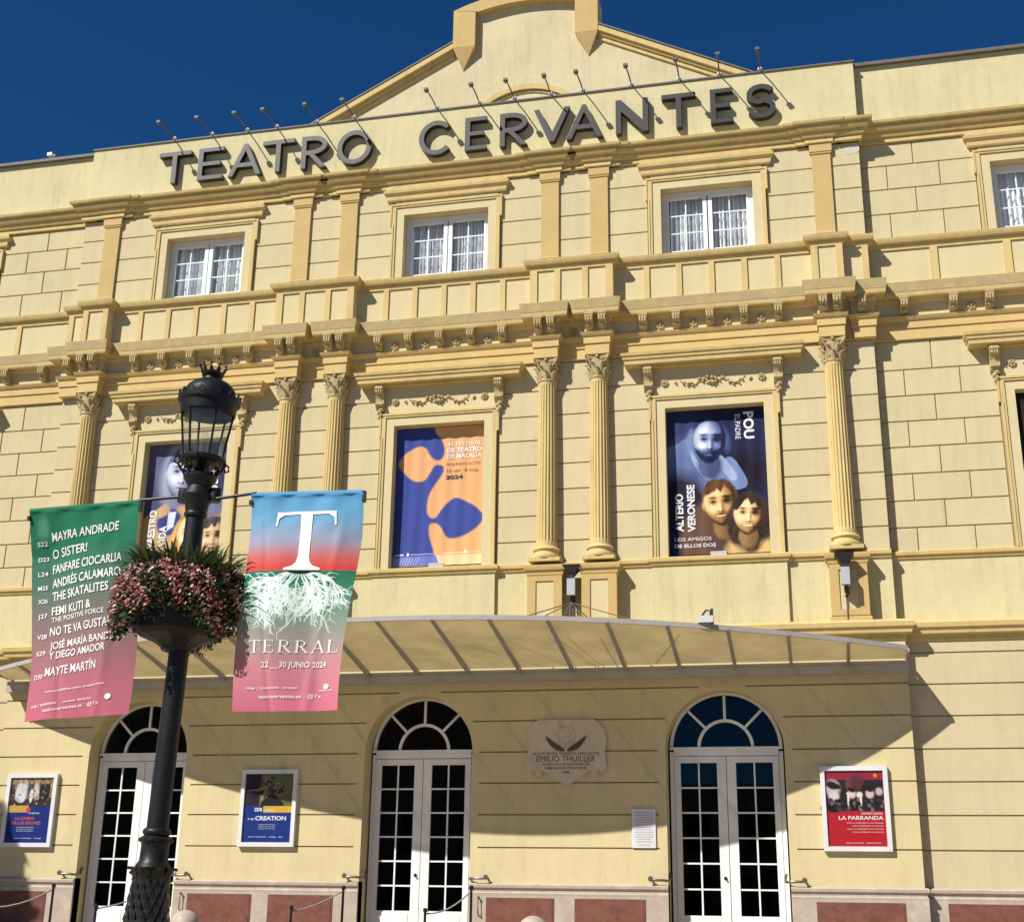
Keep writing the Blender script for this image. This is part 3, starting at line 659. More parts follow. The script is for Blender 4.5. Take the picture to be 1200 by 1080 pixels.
# ------------------------------------------------------------------ ground floor with arched openings and grooves
GX0, GX1 = XL - .09, 1.55; GY = -.42; DR = 1.02; DZ = 4.16; DC = [-12.74, -7.14, -1.61]
grooves = [5.24, 4.70, 4.148, 3.605, 3.06, 2.50]
def ground_wall():
    mb = MB()
    # front surface: per course, edges follow the arches; surround ring of .13 left smooth
    gh = .013; gd = .022; S = .135
    def halfw(z, r): 
        if z <= DZ: return r
        return math.sqrt(max(0, r * r - (z - DZ) ** 2)) if z < DZ + r else 0
    segs_x = [GX0] + DC + [GX1]
    zl = [1.86]
    for g in sorted(grooves): zl += [g - gh, g + gh]
    zl += [6.05]
    # fine z slices
    zsl = set(zl) | {DZ, DZ + DR, DZ + DR + S} | set(np.round(np.linspace(DZ, DZ + DR, 25), 4)) | set(DZ + DR * math.sin(math.radians(a)) for a in range(70, 90, 4)) | set(DZ + (DR + S) * math.sin(math.radians(a)) for a in range(60, 90, 6))
    zsl = sorted(z for z in zsl if 1.86 <= z <= 6.05)
    for za, zb in zip(zsl[:-1], zsl[1:]):
        if zb - za < 1e-6: continue
        zm = (za + zb) / 2; ing = any(abs(zm - g) < gh for g in grooves)
        for k in range(4):
            xa, xb = segs_x[k], segs_x[k + 1]
            la, lb = (xa + halfw(za, DR), xa + halfw(zb, DR)) if k > 0 else (xa, xa)
            ra, rb = (xb - halfw(za, DR), xb - halfw(zb, DR)) if k < 3 else (xb, xb)
            if not ing:
                mb.add([(la, GY, za), (ra, GY, za), (rb, GY, zb), (lb, GY, zb)], [(0, 1, 2, 3)])
            else:
                L = max(xa + halfw(zm, DR + S), la, lb) if k > 0 else xa; R = min(xb - halfw(zm, DR + S), ra, rb) if k < 3 else xb
                if k > 0 and L > xa: mb.add([(la, GY, za), (L, GY, za), (L, GY, zb), (lb, GY, zb)], [(0, 1, 2, 3)])
                if k < 3 and R < xb: mb.add([(R, GY, za), (ra, GY, za), (rb, GY, zb), (R, GY, zb)], [(0, 1, 2, 3)])
                mb.add([(L, GY, za), (R, GY, za), (R, GY + gd, za + .004), (L, GY + gd, za + .004), (R, GY + gd, zb - .004), (L, GY + gd, zb - .004), (R, GY, zb), (L, GY, zb)],
                       [(0, 1, 2, 3), (3, 2, 4, 5), (5, 4, 6, 7), (0, 3, 5, 7), (1, 6, 4, 2)], 1)
    for c in DC:   # reveals
        pts = [(c + DR, .96)] + arc(c, DZ, DR, 0, 180, 36) + [(c - DR, .96)]; n = len(pts)
        mb.add([(x, GY, z) for x, z in pts] + [(x, .02, z) for x, z in pts], [(i, i + 1, i + 1 + n, i + n) for i in range(n - 1)])
    for x in (GX0, GX1): mb.add([(x, GY, .9), (x, .9, .9), (x, .9, 6.05), (x, GY, 6.05)], [(0, 1, 2, 3)])
    o = tp("ground_floor_wall", mb, [M['ground'], M['joint']]); return o
o = ground_wall()
gz = [1.86] + sorted(grooves) + [5.78, 6.05]
for a, b in ((WX0, GX0), (GX1, WX1)):
    mb = MB(); mb.box(a, b, -.198, .8, .9, 6.05, 1); tp("wing_backing_wall", mb, M['joint'])
    for z0, z1 in zip(gz[:-1], gz[1:]):
        if z0 == 5.24: continue
        mb = MB(); mb.box(a, b, -.22, -.196, z0 + .013, z1 - (.013 if z1 < 5.9 else -.0), 0); tp("wall_course", mb, M['wingground'])
    mb = MB(); mb.box(a, b, -.22, -.196, 5.253, 5.767, 0); tp("wall_course", mb, M['wingground'])
# inside: near-black sheets whose colour stands in for the unlit vestibule
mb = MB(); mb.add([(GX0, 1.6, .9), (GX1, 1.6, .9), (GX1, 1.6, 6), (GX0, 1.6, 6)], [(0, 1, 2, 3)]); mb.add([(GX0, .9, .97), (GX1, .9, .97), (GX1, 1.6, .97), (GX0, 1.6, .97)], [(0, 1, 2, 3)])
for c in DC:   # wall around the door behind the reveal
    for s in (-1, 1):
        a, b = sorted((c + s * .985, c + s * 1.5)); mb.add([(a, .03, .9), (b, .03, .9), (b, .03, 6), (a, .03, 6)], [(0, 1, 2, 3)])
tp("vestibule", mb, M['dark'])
# plinth
PL = [(.05, .9), (.05, 1.70), (.055, 1.74), (.035, 1.76), (.035, 1.80), (.075, 1.83), (.08, 1.875), (.05, 1.90), (.0, 1.905)]
ints = [(GX0, DC[0] - DR), (DC[0] + DR, DC[1] - DR), (DC[1] + DR, DC[2] - DR), (DC[2] + DR, GX1)]
for i, (a, b) in enumerate(ints): mb = MB(); mb.prof(a, b, GY, [(d * .9, z) for d, z in PL], 1 if i == 0 else 0, 1 if i == 3 else 0, back=.2); tp("plinth", mb, M['marble'])
for a, b in ((WX0, GX0), (GX1, WX1)): mb = MB(); mb.prof(a, b, -.22, PL, 0, 0); tp("plinth", mb, M['marble'])
def redpanel(x0, x1, y=GY - .045):
    mb = MB(); mb.box(x0, x1, y - .012, y, 1.05, 1.665); mb.xz([(x0 + .03, 1.08), (x1 - .03, 1.08), (x1 - .03, 1.635), (x0 + .03, 1.635)], y - .018, y - .012)
    tp("marble_panel", mb, M['red'])
for a, b in ((-5.80, -4.60), (-4.24, -3.02), (-.19, 1.22), (-11.43, -10.18), (-9.85, -8.62), (-15.4, -14.30)): redpanel(a, b)
for a, b in ((1.90, 3.4), (3.75, 5.2), (5.6, 7)): redpanel(a, b, -.22 - .05)

# doors
def door(c):
    R0 = .985; mb = MB(); y = -.05
    for s in (-1, 1): a, b = sorted((s * .91, s * R0)); mb.box(a, b, y, y + .07, .96, DZ)
    mb.box(-.91, .91, y - .03, y + .07, 4.085, 4.225); mb.box(-R0, R0, y - .045, y - .03, 4.19, 4.235)
    mb.strip(arc(0, DZ + .06, R0 - .03, 0, 180, 36), .06, y, y + .07)
    mb.strip(arc(0, DZ + .065, .47, 0, 180, 24), .055, y, y + .05)
    for a in (45, 90, 135):
        ca, sa = math.cos(math.radians(a)), math.sin(math.radians(a)); mb.strip([(.497 * ca, DZ + .065 + .497 * sa), (.93 * ca, DZ + .065 + .93 * sa)], .045, y, y + .05)
    o = part("entrance_door", mb, M['doorwhite'], T, None, (c + 7.07, 0, -.96))
    p = MB(); zc = DZ + .065
    for k in range(4):
        p = MB(); a0, a1 = k * 45, k * 45 + 45; q = [(r * math.cos(math.radians(a)), zc + r * math.sin(math.radians(a))) for r, rng_ in ((.94, range(a0, a1 + 1, 5)), (.48, range(a1, a0 - 1, -5))) for a in rng_]
        p.add([(x, y + .02 + .002 * k, z) for x, z in q], [tuple(range(len(q)))]); part("fanlight_pane", p, M['doorpane'], o, fix=False)
    p = MB(); q = arc(0, zc, .45, 0, 180, 20); p.add([(x, y + .02, z) for x, z in q], [tuple(range(len(q)))]); part("fanlight_pane", p, M['doorpane'], o, fix=False)
    pz = [3.96 - .423 * i for i in range(7)]; pz[-1] = 1.43
    for s in (-1, 1):
        lf = MB(); a, b = (s * .006, s * .908)
        def bx(xa, xb, ya, yb, za, zb): xa, xb = sorted((xa * s, xb * s)); lf.box(xa, xb, ya, yb, za, zb)
        bx(.006, .165, y - .012, y + .04, .98, 4.075); bx(.80, .905, y - .012, y + .04, .98, 4.075)
        bx(.165, .80, y - .012, y + .04, 3.965, 4.075); bx(.165, .80, y - .012, y + .04, .98, 1.42); bx(.20, .765, y - .02, y - .012, 1.04, 1.36)
        bx(.468, .497, y, y + .03, 1.42, 3.965)
        for z in pz[1:-1]: bx(.165, .80, y + .002, y + .028, z - .014, z + .014)
        part("door_leaf", lf, M['doorwhite'], o)
        for i in range(6):
            for xa, xb in ((.165, .468), (.497, .80)):
                p = MB(); a_, b_ = sorted((xa * s, xb * s)); p.add([(a_, y + .016, pz[i + 1]), (b_, y + .016, pz[i + 1]), (b_, y + .016, pz[i]), (a_, y + .016, pz[i])], [(0, 1, 2, 3)])
                part("pane", p, M['doorpane'], o, fix=False)
    k = MB(); k.lathe([(.028, 0), (.03, .015), (.012, .03), (.02, .05), (.0, .06)], (0, 0, 0), 12); k.v = [(x, -z, zz) for x, zz, z in k.v]
    part("door_lock", k, M['black'], o, 40, (-.08, y - .012, 2.03))
for c in DC: door(c)

# ------------------------------------------------------------------ sign letters
lets = [('T', -13.846, -13.064), ('E', -12.867, -12.262), ('A', -12.125, -11.343), ('T', -11.329, -10.577), ('R', -10.403, -9.802), ('O', -9.567, -8.777),
        ('C', -7.7, -6.971), ('E', -6.67, -6.2), ('R', -5.9, -5.3), ('V', -5.157, -4.386), ('A', -4.459, -3.697), ('N', -3.408, -2.73), ('T', -2.444, -1.743), ('E', -1.443, -.98), ('S', -.70, -.12)]
def letter(ch, w, h):
    mb = MB(); t = .112; y0, y1 = -.145, -.012
    if ch == 'T': mb.xz([(w / 2 - t / 2, 0), (w / 2 + t / 2, 0), (w / 2 + t / 2, h - t * .9), (w, h - t * .9), (w, h), (0, h), (0, h - t * .9), (w / 2 - t / 2, h - t * .9)], y0, y1)
    elif ch == 'E':
        q = t * .85; m = h / 2
        mb.xz([(0, 0), (w, 0), (w, q), (t, q), (t, m - q / 2), (w * .88, m - q / 2), (w * .88, m + q / 2), (t, m + q / 2), (t, h - q), (w, h - q), (w, h), (0, h)], y0, y1)
    elif ch == 'A':
        a = t * 1.0; mb.xz([(0, 0), (a, 0), (w / 2, h * .78), (w / 2, h), (w / 2 - a * .35, h)], y0, y1)
        mb.xz([(w - a, 0), (w, 0), (w / 2 + a * .35, h), (w / 2, h), (w / 2, h * .78)], y0, y1)
        z0, z1 = h * .27, h * .40; e = lambda z: a + (w / 2 - a) * z / (h * .78)
        mb.xz([(e(z0), z0), (w - e(z0), z0), (w - e(z1), z1), (e(z1), z1)], y0 + .002, y1)
    elif ch == 'V': a = t; mb.xz([(w / 2 - a * .5, 0), (w / 2 + a * .5, 0), (w, h), (w - a, h), (w / 2, h * .25), (a, h), (0, h)], y0, y1)
    elif ch == 'N': mb.xz([(0, 0), (t, 0), (t, h * .66), (w - t, 0), (w, 0), (w, h), (w - t, h), (w - t, h * .34), (t, h), (0, h)], y0, y1)
    elif ch == 'R':
        mb.xz([(0, 0), (t, 0), (t, h), (0, h)], y0, y1); r = h * .27 - t / 2 + .02; cz = h - h * .27 - .01
        zc = h - t / 2 - (r) ; mb.strip([(t, h - t / 2), (w * .38, h - t / 2)] + [(w * .38 + (w * .62 - t / 2) * math.cos(a), zc + r * math.sin(a)) for a in np.linspace(math.pi / 2, -math.pi / 2, 14)][1:] + [(t, zc - r)], t, y0, y1)
        mb.xz([(w * .30, zc - r - t / 2 + .001), (w - t * 1.25, 0), (w, 0), (w * .30 + t * 1.15, zc - r - t / 2 + .001)], y0, y1)
    elif ch == 'O': mb.strip([(w / 2 + (w / 2 - t / 2) * math.cos(a), h / 2 + (h / 2 - t / 2 + .02) * math.sin(a)) for a in np.linspace(0, 2 * math.pi, 41)[:-1]], t, y0, y1, closed=True)
    elif ch == 'C': mb.strip([(w * .54 + (w * .54 - t / 2) * math.cos(a), h / 2 + (h / 2 - t / 2 + .02) * math.sin(a)) for a in np.linspace(math.radians(42), math.radians(318), 34)], t, y0, y1)
    elif ch == 'S':
        r = (h - t) / 4 + .008; rx = w / 2 - t / 2
        p = [(w / 2 + rx * math.cos(a), h - t / 2 - r + r * math.sin(a)) for a in np.linspace(math.radians(25), math.radians(265), 18)] + [(w / 2 + rx * math.cos(a), t / 2 + r + r * math.sin(a)) for a in np.linspace(math.radians(80), math.radians(-158), 18)]
        mb.strip(p, t, y0, y1)
    return mb
names = ["first letter T of TEATRO", "letter E of TEATRO", "letter A of TEATRO", "second letter T of TEATRO", "letter R of TEATRO", "round letter O of TEATRO",
         "letter C of CERVANTES", "first letter E of CERVANTES, between C and R", "letter R of CERVANTES", "letter V of CERVANTES", "letter A of CERVANTES", "letter N of CERVANTES",
         "letter T of CERVANTES", "second letter E of CERVANTES, between T and S", "letter S ending CERVANTES"]
for (ch, a, b), nm in zip(lets, names):
    mb = letter(ch, b - a, .80); o = part("sign_letter", mb, M['letter'], None, 30, (a, 0, 16.80))
    p = MB()
    for px, pz in ((.25, .2), (.75, .2), (.3, .7), (.7, .7)): p.box((b - a) * px - .012, (b - a) * px + .012, -.10, .0, .8 * pz - .012, .8 * pz + .012)
    tag(o, "grey metal " + nm + " on the theatre parapet", "sign letter", "letters of the theatre name")
# sign lights on arms over the parapet
mts = [-13.59, -12.66, -11.80, -11.09, -10.14, -9.27, -7.36, -6.40, -5.62, -4.82, -4.12, -3.08, -2.07, -1.24, -.40]
where = ["above the first T of TEATRO", "above the E of TEATRO", "above the A of TEATRO", "above the second T of TEATRO", "above the R of TEATRO", "above the O of TEATRO", "above the C of CERVANTES",
         "above the first E of CERVANTES", "above the first R of CERVANTES", "above the V of CERVANTES", "above the A of CERVANTES", "above the N of CERVANTES", "above the T of CERVANTES", "above the last E of CERVANTES", "above the final S of CERVANTES"]
for x, w_ in zip(mts, where):
    t = thing("sign_light", "thin arm with a small lamp head reaching out " + w_, "sign light", (x, .05, 18.0), "lights over the sign letters")
    lean = random.uniform(-.03, .03)
    mb = MB(); mb.box(-.03, .03, -.08, .06, -.01, .035); mb.tube([(0, 0, .02), (lean * .4, -.35, .05), (lean, -.78, .02)], .015, 6); part("arm", mb, M['galv'], t)
    mb = MB(); mb.box(-.045, .045, -.045, .045, -.02, .035); mb.lathe([(.03, -.055), (.04, -.02), (.04, .0)], (0, 0, 0), 10); part("lamp_head", mb, M['galv'], t, 40, (lean, -.80, .0))
    mb = MB(); mb.lathe([(.02, 0), (.05, .03), (.05, .06), (.02, .09)], (0, -.06, 0), 8); part("cable_joint", mb, M['white'], t, 40)
for x, y, lb in ((-16.9, .25, "small roof lamp on the coping of the left wing"),):
    t = thing("roof_lamp", lb, "lamp", (x, y, 18.0)); mb = MB(); mb.tube([(0, 0, 0), (0, 0, .15)], .015, 6); mb.box(-.06, .06, -.08, .04, .12, .2); mb.tube([(-.1, 0, .17), (.14, -.05, .12)], .012, 6); part("lamp_head", mb, M['white'], t)

# ------------------------------------------------------------------ canopy
mb = MB(); mb.xz(cr([(1.17, 15.86), (1.30, 15.83), (1.44, 15.88), (1.44, 16.02), (1.32, 16.04), (1.18, 16.0)], 3), -.005, .0); tp("plaster_patch", mb, M['grey2'])
C = thing("glass_canopy", "curved glass entrance canopy with steel ribs over the theatre doors", "canopy", (-7.07, -.45, 5.5))
def fy(x): return -3.15 + .0275 * (x + 7.07) ** 2 - .0
def gzf(y): return 5.60 + .172 * (-.44 - y)
off = (7.07, .45, -5.5)
def cpart(name, mb, m, smooth=None): return part(name, mb, m, C, smooth, off)
CX0, CX1 = -15.66, 1.54
mb = MB(); mb.box(CX0 - .0, CX1 + .03, -.56, -.425, 5.40, 5.585); mb.box(CX0, CX1 + .02, -.585, -.56, 5.56, 5.60); cpart("wall_beam", mb, M['beam'])
ribx = [.57 - .965 * i for i in range(17)]; ribx = [x for x in ribx if x > CX0 + .2]
rm = []
for x in ribx:
    mb = MB(); y1 = fy(x); a = (-.56, gzf(-.56)); b = (y1, gzf(y1)); n = 2; w = .028
    mb.add([(x - w, a[0], a[1] - .09), (x + w, a[0], a[1] - .09), (x + w, b[0], b[1] - .03), (x - w, b[0], b[1] - .03), (x - w, a[0], a[1]), (x + w, a[0], a[1]), (x + w, b[0], b[1] + .0), (x - w, b[0], b[1])],
           [(0, 1, 2, 3), (4, 5, 6, 7), (0, 1, 5, 4), (1, 2, 6, 5), (2, 3, 7, 6), (3, 0, 4, 7)])
    cpart("rib", mb, M['steel'])
xs = [CX1] + ribx + [CX0]
for xa, xb in zip(xs[1:], xs[:-1]):
    mb = MB(); k = 4; top = []; 
    for i in range(k + 1): x = xa + .006 + (xb - xa - .012) * i / k; top.append((x, fy(x) + .03, gzf(fy(x) + .03) + .012))
    ring = [(xa + .006, -.56, gzf(-.56) + .012)] + [(xb - .006, -.56, gzf(-.56) + .012)] + top[::-1]
    n = len(ring); mb.add(ring + [(x, y, z + .012) for x, y, z in ring], [tuple(range(n)), tuple(range(2 * n - 1, n - 1, -1))] + [(i, (i + 1) % n, (i + 1) % n + n, i + n) for i in range(n)])
    cpart("glass_panel", mb, M['canopy'])
mb = MB(); k = 60; F = []
xx = np.linspace(CX0, CX1, k + 1)
for i in range(k):
    xa, xb = xx[i], xx[i + 1]; ya, yb = fy(xa), fy(xb); za, zb = gzf(ya), gzf(yb)
    mb.add([(xa, ya, za - .035), (xb, yb, zb - .035), (xb, yb, zb + .045), (xa, ya, za + .045), (xa, ya + .05, za - .035), (xb, yb + .05, zb - .035), (xb, yb + .05, zb + .045), (xa, ya + .05, za + .045)],
           [(0, 1, 2, 3), (4, 5, 6, 7), (3, 2, 6, 7), (0, 1, 5, 4)])
for x in (CX0, CX1):
    y1 = fy(x); mb.box(x - .02, x + .02, y1, -.425, gzf(y1) - .06, gzf(y1) + .0)
cpart("front_rail", mb, M['beam'])
A = (-4.33, -.30, 6.86)
for x in (-6.15, -5.22, -4.42, -4.30, -4.1, -3.55, -2.2):
    y1 = max(fy(x) + .1, -2.0); mb = MB(); mb.tube([A, (x, y1, gzf(y1) + .05)], .010, 5); cpart("stay_cable", mb, M['galv'])

# floodlights on the wall
def floodlight(x, y, z, label):
    t = thing("floodlight", label, "floodlight", (x, y, z), "floodlights between the column pedestals")
    mb = MB(); mb.add([(-.17, -.30, .30), (.17, -.30, .30), (.05, -.22, .10), (-.05, -.22, .10), (-.17, -.06, .26), (.17, -.06, .26), (.05, -.14, .10), (-.05, -.14, .10)], [(0, 1, 2, 3), (4, 5, 6, 7), (0, 1, 5, 4), (1, 2, 6, 5), (2, 3, 7, 6), (3, 0, 4, 7)]); part("lamp_housing", mb, M['letter'], t)
    mb = MB(); mb.box(-.075, .075, -.30, -.17, -.28, .03); part("ballast_box", mb, M['grey'], t)
    mb = MB(); mb.box(-.03, .03, -.17, .02, -.36, .02); mb.box(-.04, .04, -.27, -.13, .03, .10); mb.tube([(0, -.2, -.28), (.03, -.15, -.40), (.0, -.02, -.44)], .03, 6); part("bracket", mb, M['letter'], t)
    mb = MB(); mb.tube([(0, -.03, -.44), (0, -.03, -.9)], .012, 5); part("cable", mb, M['galv'], t)
floodlight(-4.325, -.06, 7.28, "dark wall floodlight with pale box between the paired column pedestals")
floodlight(.62, -.26, 7.25, "dark wall floodlight with pale box under the right-hand single column")
t = thing("canopy_spotlight", "small grey and white spotlight sitting on the canopy edge right of centre", "spotlight", (-1.70, fy(-1.7) + .02, gzf(fy(-1.7)) + .04))
mb = MB(); mb.yz([(-.08, .02), (.10, .02), (.10, .12), (-.04, .14)], -.13, .12); part("housing", mb, M['grey'], t)
mb = MB(); mb.tube([(-.1, 0, .10), (0, .02, .24), (.08, 0, .22), (.06, 0, .10)], .018, 6); mb.box(.08, .12, -.02, .02, 0, .26); part("bracket", mb, M['ink_k'], t)

# ------------------------------------------------------------------ wall rails, plaque, notice
for x, s, lb in ((-5.90 - .1, 1, "brass door rail right of the middle door"), (-2.72, -1, "brass door rail left of the right-hand door"), (-.56, 1, "brass door rail right of the right-hand door"), (-11.66, 1, "brass door rail right of the left-hand door, behind the lamp post"),
                 (-8.20, -1, "brass door rail left of the middle door"), (-13.84, -1, "brass door rail left of the left-hand door")):
    t = thing("door_rail", lb, "rail", (x, GY, 2.0), "curved metal rails beside the doors")
    e = s; mb = MB(); mb.tube([(-.10 * e, .18, .10), (-.12 * e, .10, .0), (-.10 * e, -.05, -.03), (0, -.10, -.02), (.16 * e, -.10, -.02), (.20 * e, -.09, 0), (.20 * e, 0, 0)], .022, 8); part("tube", mb, M['rail'], t, 60)
    mb = MB(); mb.lathe([(.045, -.01), (.045, .01)], (0, 0, 0), 12); mb.v = [(x_ + .20 * e, z_ - .11, y_) for x_, y_, z_ in mb.v]; part("end_cap", mb, M['rail'], t)
t = thing("memorial_plaque", "carved sandstone plaque with portrait medallion and laurel, reading EMILIO THUILLER", "plaque", (-4.39, GY, 4.2))
w, h = .73, .5
out = [(-w, -.33), (-w + .06, -.40), (-.42, -.40), (-.34, -.43), (-.22, -.52), (-.1, -.60), (0, -.62), (.1, -.60), (.22, -.52), (.34, -.43), (.42, -.40), (w - .06, -.40), (w, -.33), (w - .04, -.1), (w, .15), (w - .05, .33), (w - .12, .42), (w - .22, .5), (-w + .22, .5), (-w + .12, .42), (-w + .05, .33), (-w, .15), (-w + .04, -.1)]
mb = MB(); mb.xz(out, -.06, 0); mb.box(-.56, -.44, -.05, 0, -.47, -.40); mb.box(.44, .56, -.05, 0, -.47, -.40); part("slab", mb, M['plaque'], t)
mb = MB(); mb.strip(arc(0, .22, .165, 0, 360, 28)[:-1], .02, -.075, -.06, closed=True)
mb.xz(arc(0, .22, .15, 0, 350, 26), -.067, -.06)
mb.xz(cr([(-.05, .10), (.05, .10), (.06, .16), (.085, .2), (.07, .27), (.03, .33), (-.04, .33), (-.08, .27), (-.06, .2), (-.03, .16)], 3), -.085, -.067); part("medallion", mb, M['plaque'], t)
mb = MB()
for s in (-1, 1):
    mb.xz(cr([(s * .02, -.05), (s * .15, -.04), (s * .28, .05), (s * .37, .20), (s * .30, .17), (s * .18, .08), (s * .08, .02)], 3), -.075, -.06)
part("laurel_branch", mb, M['plaqued'], t)
mb = MB(); sf = lambda a, b: (a, -.064, b)
text_fit(mb, "EMILIO THUILLER", sf, -.53, .53, -.235, .105, .0)
for k, (s_, a, zz) in enumerate((("EN ESTE TEATRO TRABAJO EL GRAN ACTOR", .60, -.115), ("GLORIA DE LA ESCENA ESPANOLA", .42, -.30), ("HOMENAJE DE SU CIUDAD NATAL", .38, -.365), ("1968", .06, -.44))): text_fit(mb, s_, sf, -a, a, zz, .042, .005)
part("inscription", mb, M['plaqued'], t)
t = thing("wall_notice", "small white notice board left of the right-hand door, half in canopy shade", "notice", (-3.03, GY, 2.83))
mb = MB(); mb.box(-.205, .205, -.03, 0, -.325, .325); part("board", mb, M['alu'], t)
mb = MB(); rr = random.Random(5)
for k in range(13):
    z = .26 - .040 * k; a = .12 + .05 * rr.random(); mb.box(-a, a, -.033, -.03, z - .008, z + .008)
mb.box(-.1, .1, -.033, -.03, -.28, -.265); part("lettering", mb, M['grey'], t)

# ------------------------------------------------------------------ poster cases
def case(name_label, x0, x1, z0, z1, paint, txt):
    t = thing("poster_case", name_label, "poster case", ((x0 + x1) / 2, GY, (z0 + z1) / 2), "white-framed poster cases beside the doors")
    w, h = (x1 - x0) / 2, (z1 - z0) / 2; b = .075; mb = MB()
    mb.box(-w, w, -.05, 0, -h, h)
    for a in ((-w, w, -h, -h + b), (-w, w, h - b, h), (-w, -w + b, -h + b, h - b), (w - b, w, -h + b, h - b)): mb.box(a[0], a[1], -.085, -.05, a[2], a[3])
    fr = part("frame", mb, M['alu'], t)
    mb = MB(); mb.box(-w - .012, -w, -.06, -.04, -.03, .03); part("lock", mb, M['black'], t)
    W_, H_ = w - b - .004, h - b - .004
    nu, nv = paint.a.shape[1], paint.a.shape[0]
    gridmesh("poster_sheet", lambda U, V: np.stack([-W_ + 2 * W_ * U, np.full_like(U, -.054), H_ - 2 * H_ * V], -1), nu, nv, paint.a, M['print'], t)
    sf = lambda a, b_: (a * W_, -.0565, b_ * H_)
    for s_, a, c, y, hh, bold, m in txt: mb = MB(); text_fit(mb, s_, sf, a, c, y, hh, bold, 0); part("lettering", mb, [M['ink_w'], M['ink_r'], M['ink_k']][m], t, fix=False)
    g = MB(); g.add([(-W_, -.062, -H_), (W_, -.062, -H_), (W_, -.062, H_), (-W_, -.062, H_)], [(0, 1, 2, 3)]); part("cover_glass", g, M['pane'], t, fix=False)
asp = 1.3
p = Paint(84, 116, (178, 28, 40), asp)
p.poly([(0, .15), (1, .15), (1, .70), (0, .70)], (38, 30, 32))
p.poly([(0, 0), (1, 0), (1, .15), (0, .15)], (150, 25, 36)); p.ell(.87, .08, .035, .035, (225, 120, 40))
rp = random.Random(9)
for cx, cy, r, c in ((.12, .3, .13, (196, 176, 178)), (.14, .45, .09, (214, 196, 196)), (.45, .24, .1, (120, 60, 70)), (.55, .2, .12, (90, 40, 48)), (.45, .4, .07, (226, 190, 190)), (.58, .42, .05, (230, 214, 214)), (.76, .4, .07, (214, 180, 180)), (.92, .36, .06, (196, 170, 175))): p.ell(cx, cy, r, r * 1.1, c, 0, .5)
for cx, cy, r in ((.12, .25, .11), (.2, .27, .07), (.45, .33, .07), (.76, .33, .06), (.67, .28, .04)): p.ell(cx, cy, r, r * .6, (28, 22, 24), 20, .4)
for k in range(70): p.ell(rp.random(), .5 + .2 * rp.random(), .02 + .03 * rp.random(), .03, rp.choice([(20, 18, 20), (60, 50, 54), (120, 106, 108), (30, 20, 24)]), rp.uniform(0, 90), .6)
for cx in (.36, .58): p.poly([(cx, .38), (cx + .05, .38), (cx + .03, .62), (cx + .015, .62)], (222, 214, 214))
p.grain(.05)
case("white-framed poster case with red LA PARRANDA poster right of the right-hand door", -.02, 1.085, 2.47, 3.85, p,
     [("LA PARRANDA", -.60, .93, -.30, .10, .02, 0), ("CENTRO DANZA", .18, .92, -.16, .05, .01, 0)] + [("CON LA ORQUESTA DE MALAGA", -.35 + .2 * (k % 2), .92, -.40 - .08 * k, .03, .0, 0) for k in range(4)] + [("teatro cervantes   ayuntamiento", -.4, .8, -.92, .03, .005, 0)])
p = Paint(84, 116, (20, 46, 124), asp)
p.poly([(0, 0), (1, 0), (1, .62), (0, .62)], (96, 104, 62)); p.poly([(0, 0), (.34, 0), (.30, .62), (0, .62)], (34, 32, 44))
p.ell(.2, .2, .12, .3, (22, 22, 26), 0, .5)
for k in range(60):
    a = rp.uniform(0, 6.28); r = rp.random() ** .6; p.ell(.55 + .26 * r * math.cos(a), .30 + .24 * r * math.sin(a), .03 + .04 * rp.random(), .02, rp.choice([(30, 26, 26), (60, 48, 40), (138, 108, 90), (24, 22, 26), (150, 130, 120)]), rp.uniform(0, 180), .6)
p.line([(.05, .32), (.35, .30), (.5, .22)], .02, (170, 130, 110)); p.line([(.35, .5), (.42, .36)], .02, (160, 150, 145))
p.poly(cr([(.35, .62), (.45, .45), (.6, .40), (.75, .5), (.8, .62)], 4), (26, 24, 26))
p.poly([(.40, .62), (1, .62), (1, .74), (.40, .74)], (214, 166, 60)); p.grain(.05)
case("white-framed poster case with blue re:CREATION poster between the left and middle doors", -10.52, -9.42, 2.49, 3.865, p,
     [("re:", -.80, -.52, -.36, .085, .0, 0), ("CREATION", -.50, .78, -.36, .12, .03, 0), ("DDR", -.55, -.22, -.10, .10, .04, 0), ("DANZA", -.12, .3, -.1, .05, .02, 0)] + [("compania nacional de danza", -.35, .35, -.50 - .06 * k, .03, 0, 0) for k in range(3)] + [("teatro cervantes   malaga   ayto", -.75, .7, -.86, .04, .0, 0)])
p = Paint(84, 116, (20, 42, 120), asp)
p.poly([(0, 0), (1, 0), (1, .56), (0, .56)], (150, 122, 88)); p.poly([(0, .44), (1, .40), (1, .58), (0, .58)], (58, 40, 34))
for cx, cy, w_, h_, c in ((.2, .26, .07, .2, (206, 206, 210)), (.33, .24, .06, .2, (196, 198, 208)), (.27, .4, .1, .1, (214, 214, 218)), (.48, .22, .06, .22, (36, 70, 80)), (.5, .36, .04, .14, (226, 224, 222)), (.62, .3, .06, .2, (206, 186, 180)), (.74, .26, .06, .24, (36, 34, 38)), (.86, .28, .07, .24, (28, 26, 30)), (.06, .3, .05, .18, (60, 46, 40)), (.66, .46, .05, .08, (40, 30, 28))): p.ell(cx, cy, w_, h_, c, rp.uniform(-8, 8), .35)
for cx in (.2, .33, .48, .62, .74, .86): p.ell(cx, .09, .03, .035, (190, 140, 112), 0, .4)
for k in range(60): p.ell(rp.random(), .05 + .5 * rp.random(), .01 + .02 * rp.random(), .02, rp.choice([(40, 30, 28), (170, 150, 130), (90, 70, 56), (220, 216, 210)]), rp.uniform(0, 180), .7, .6)
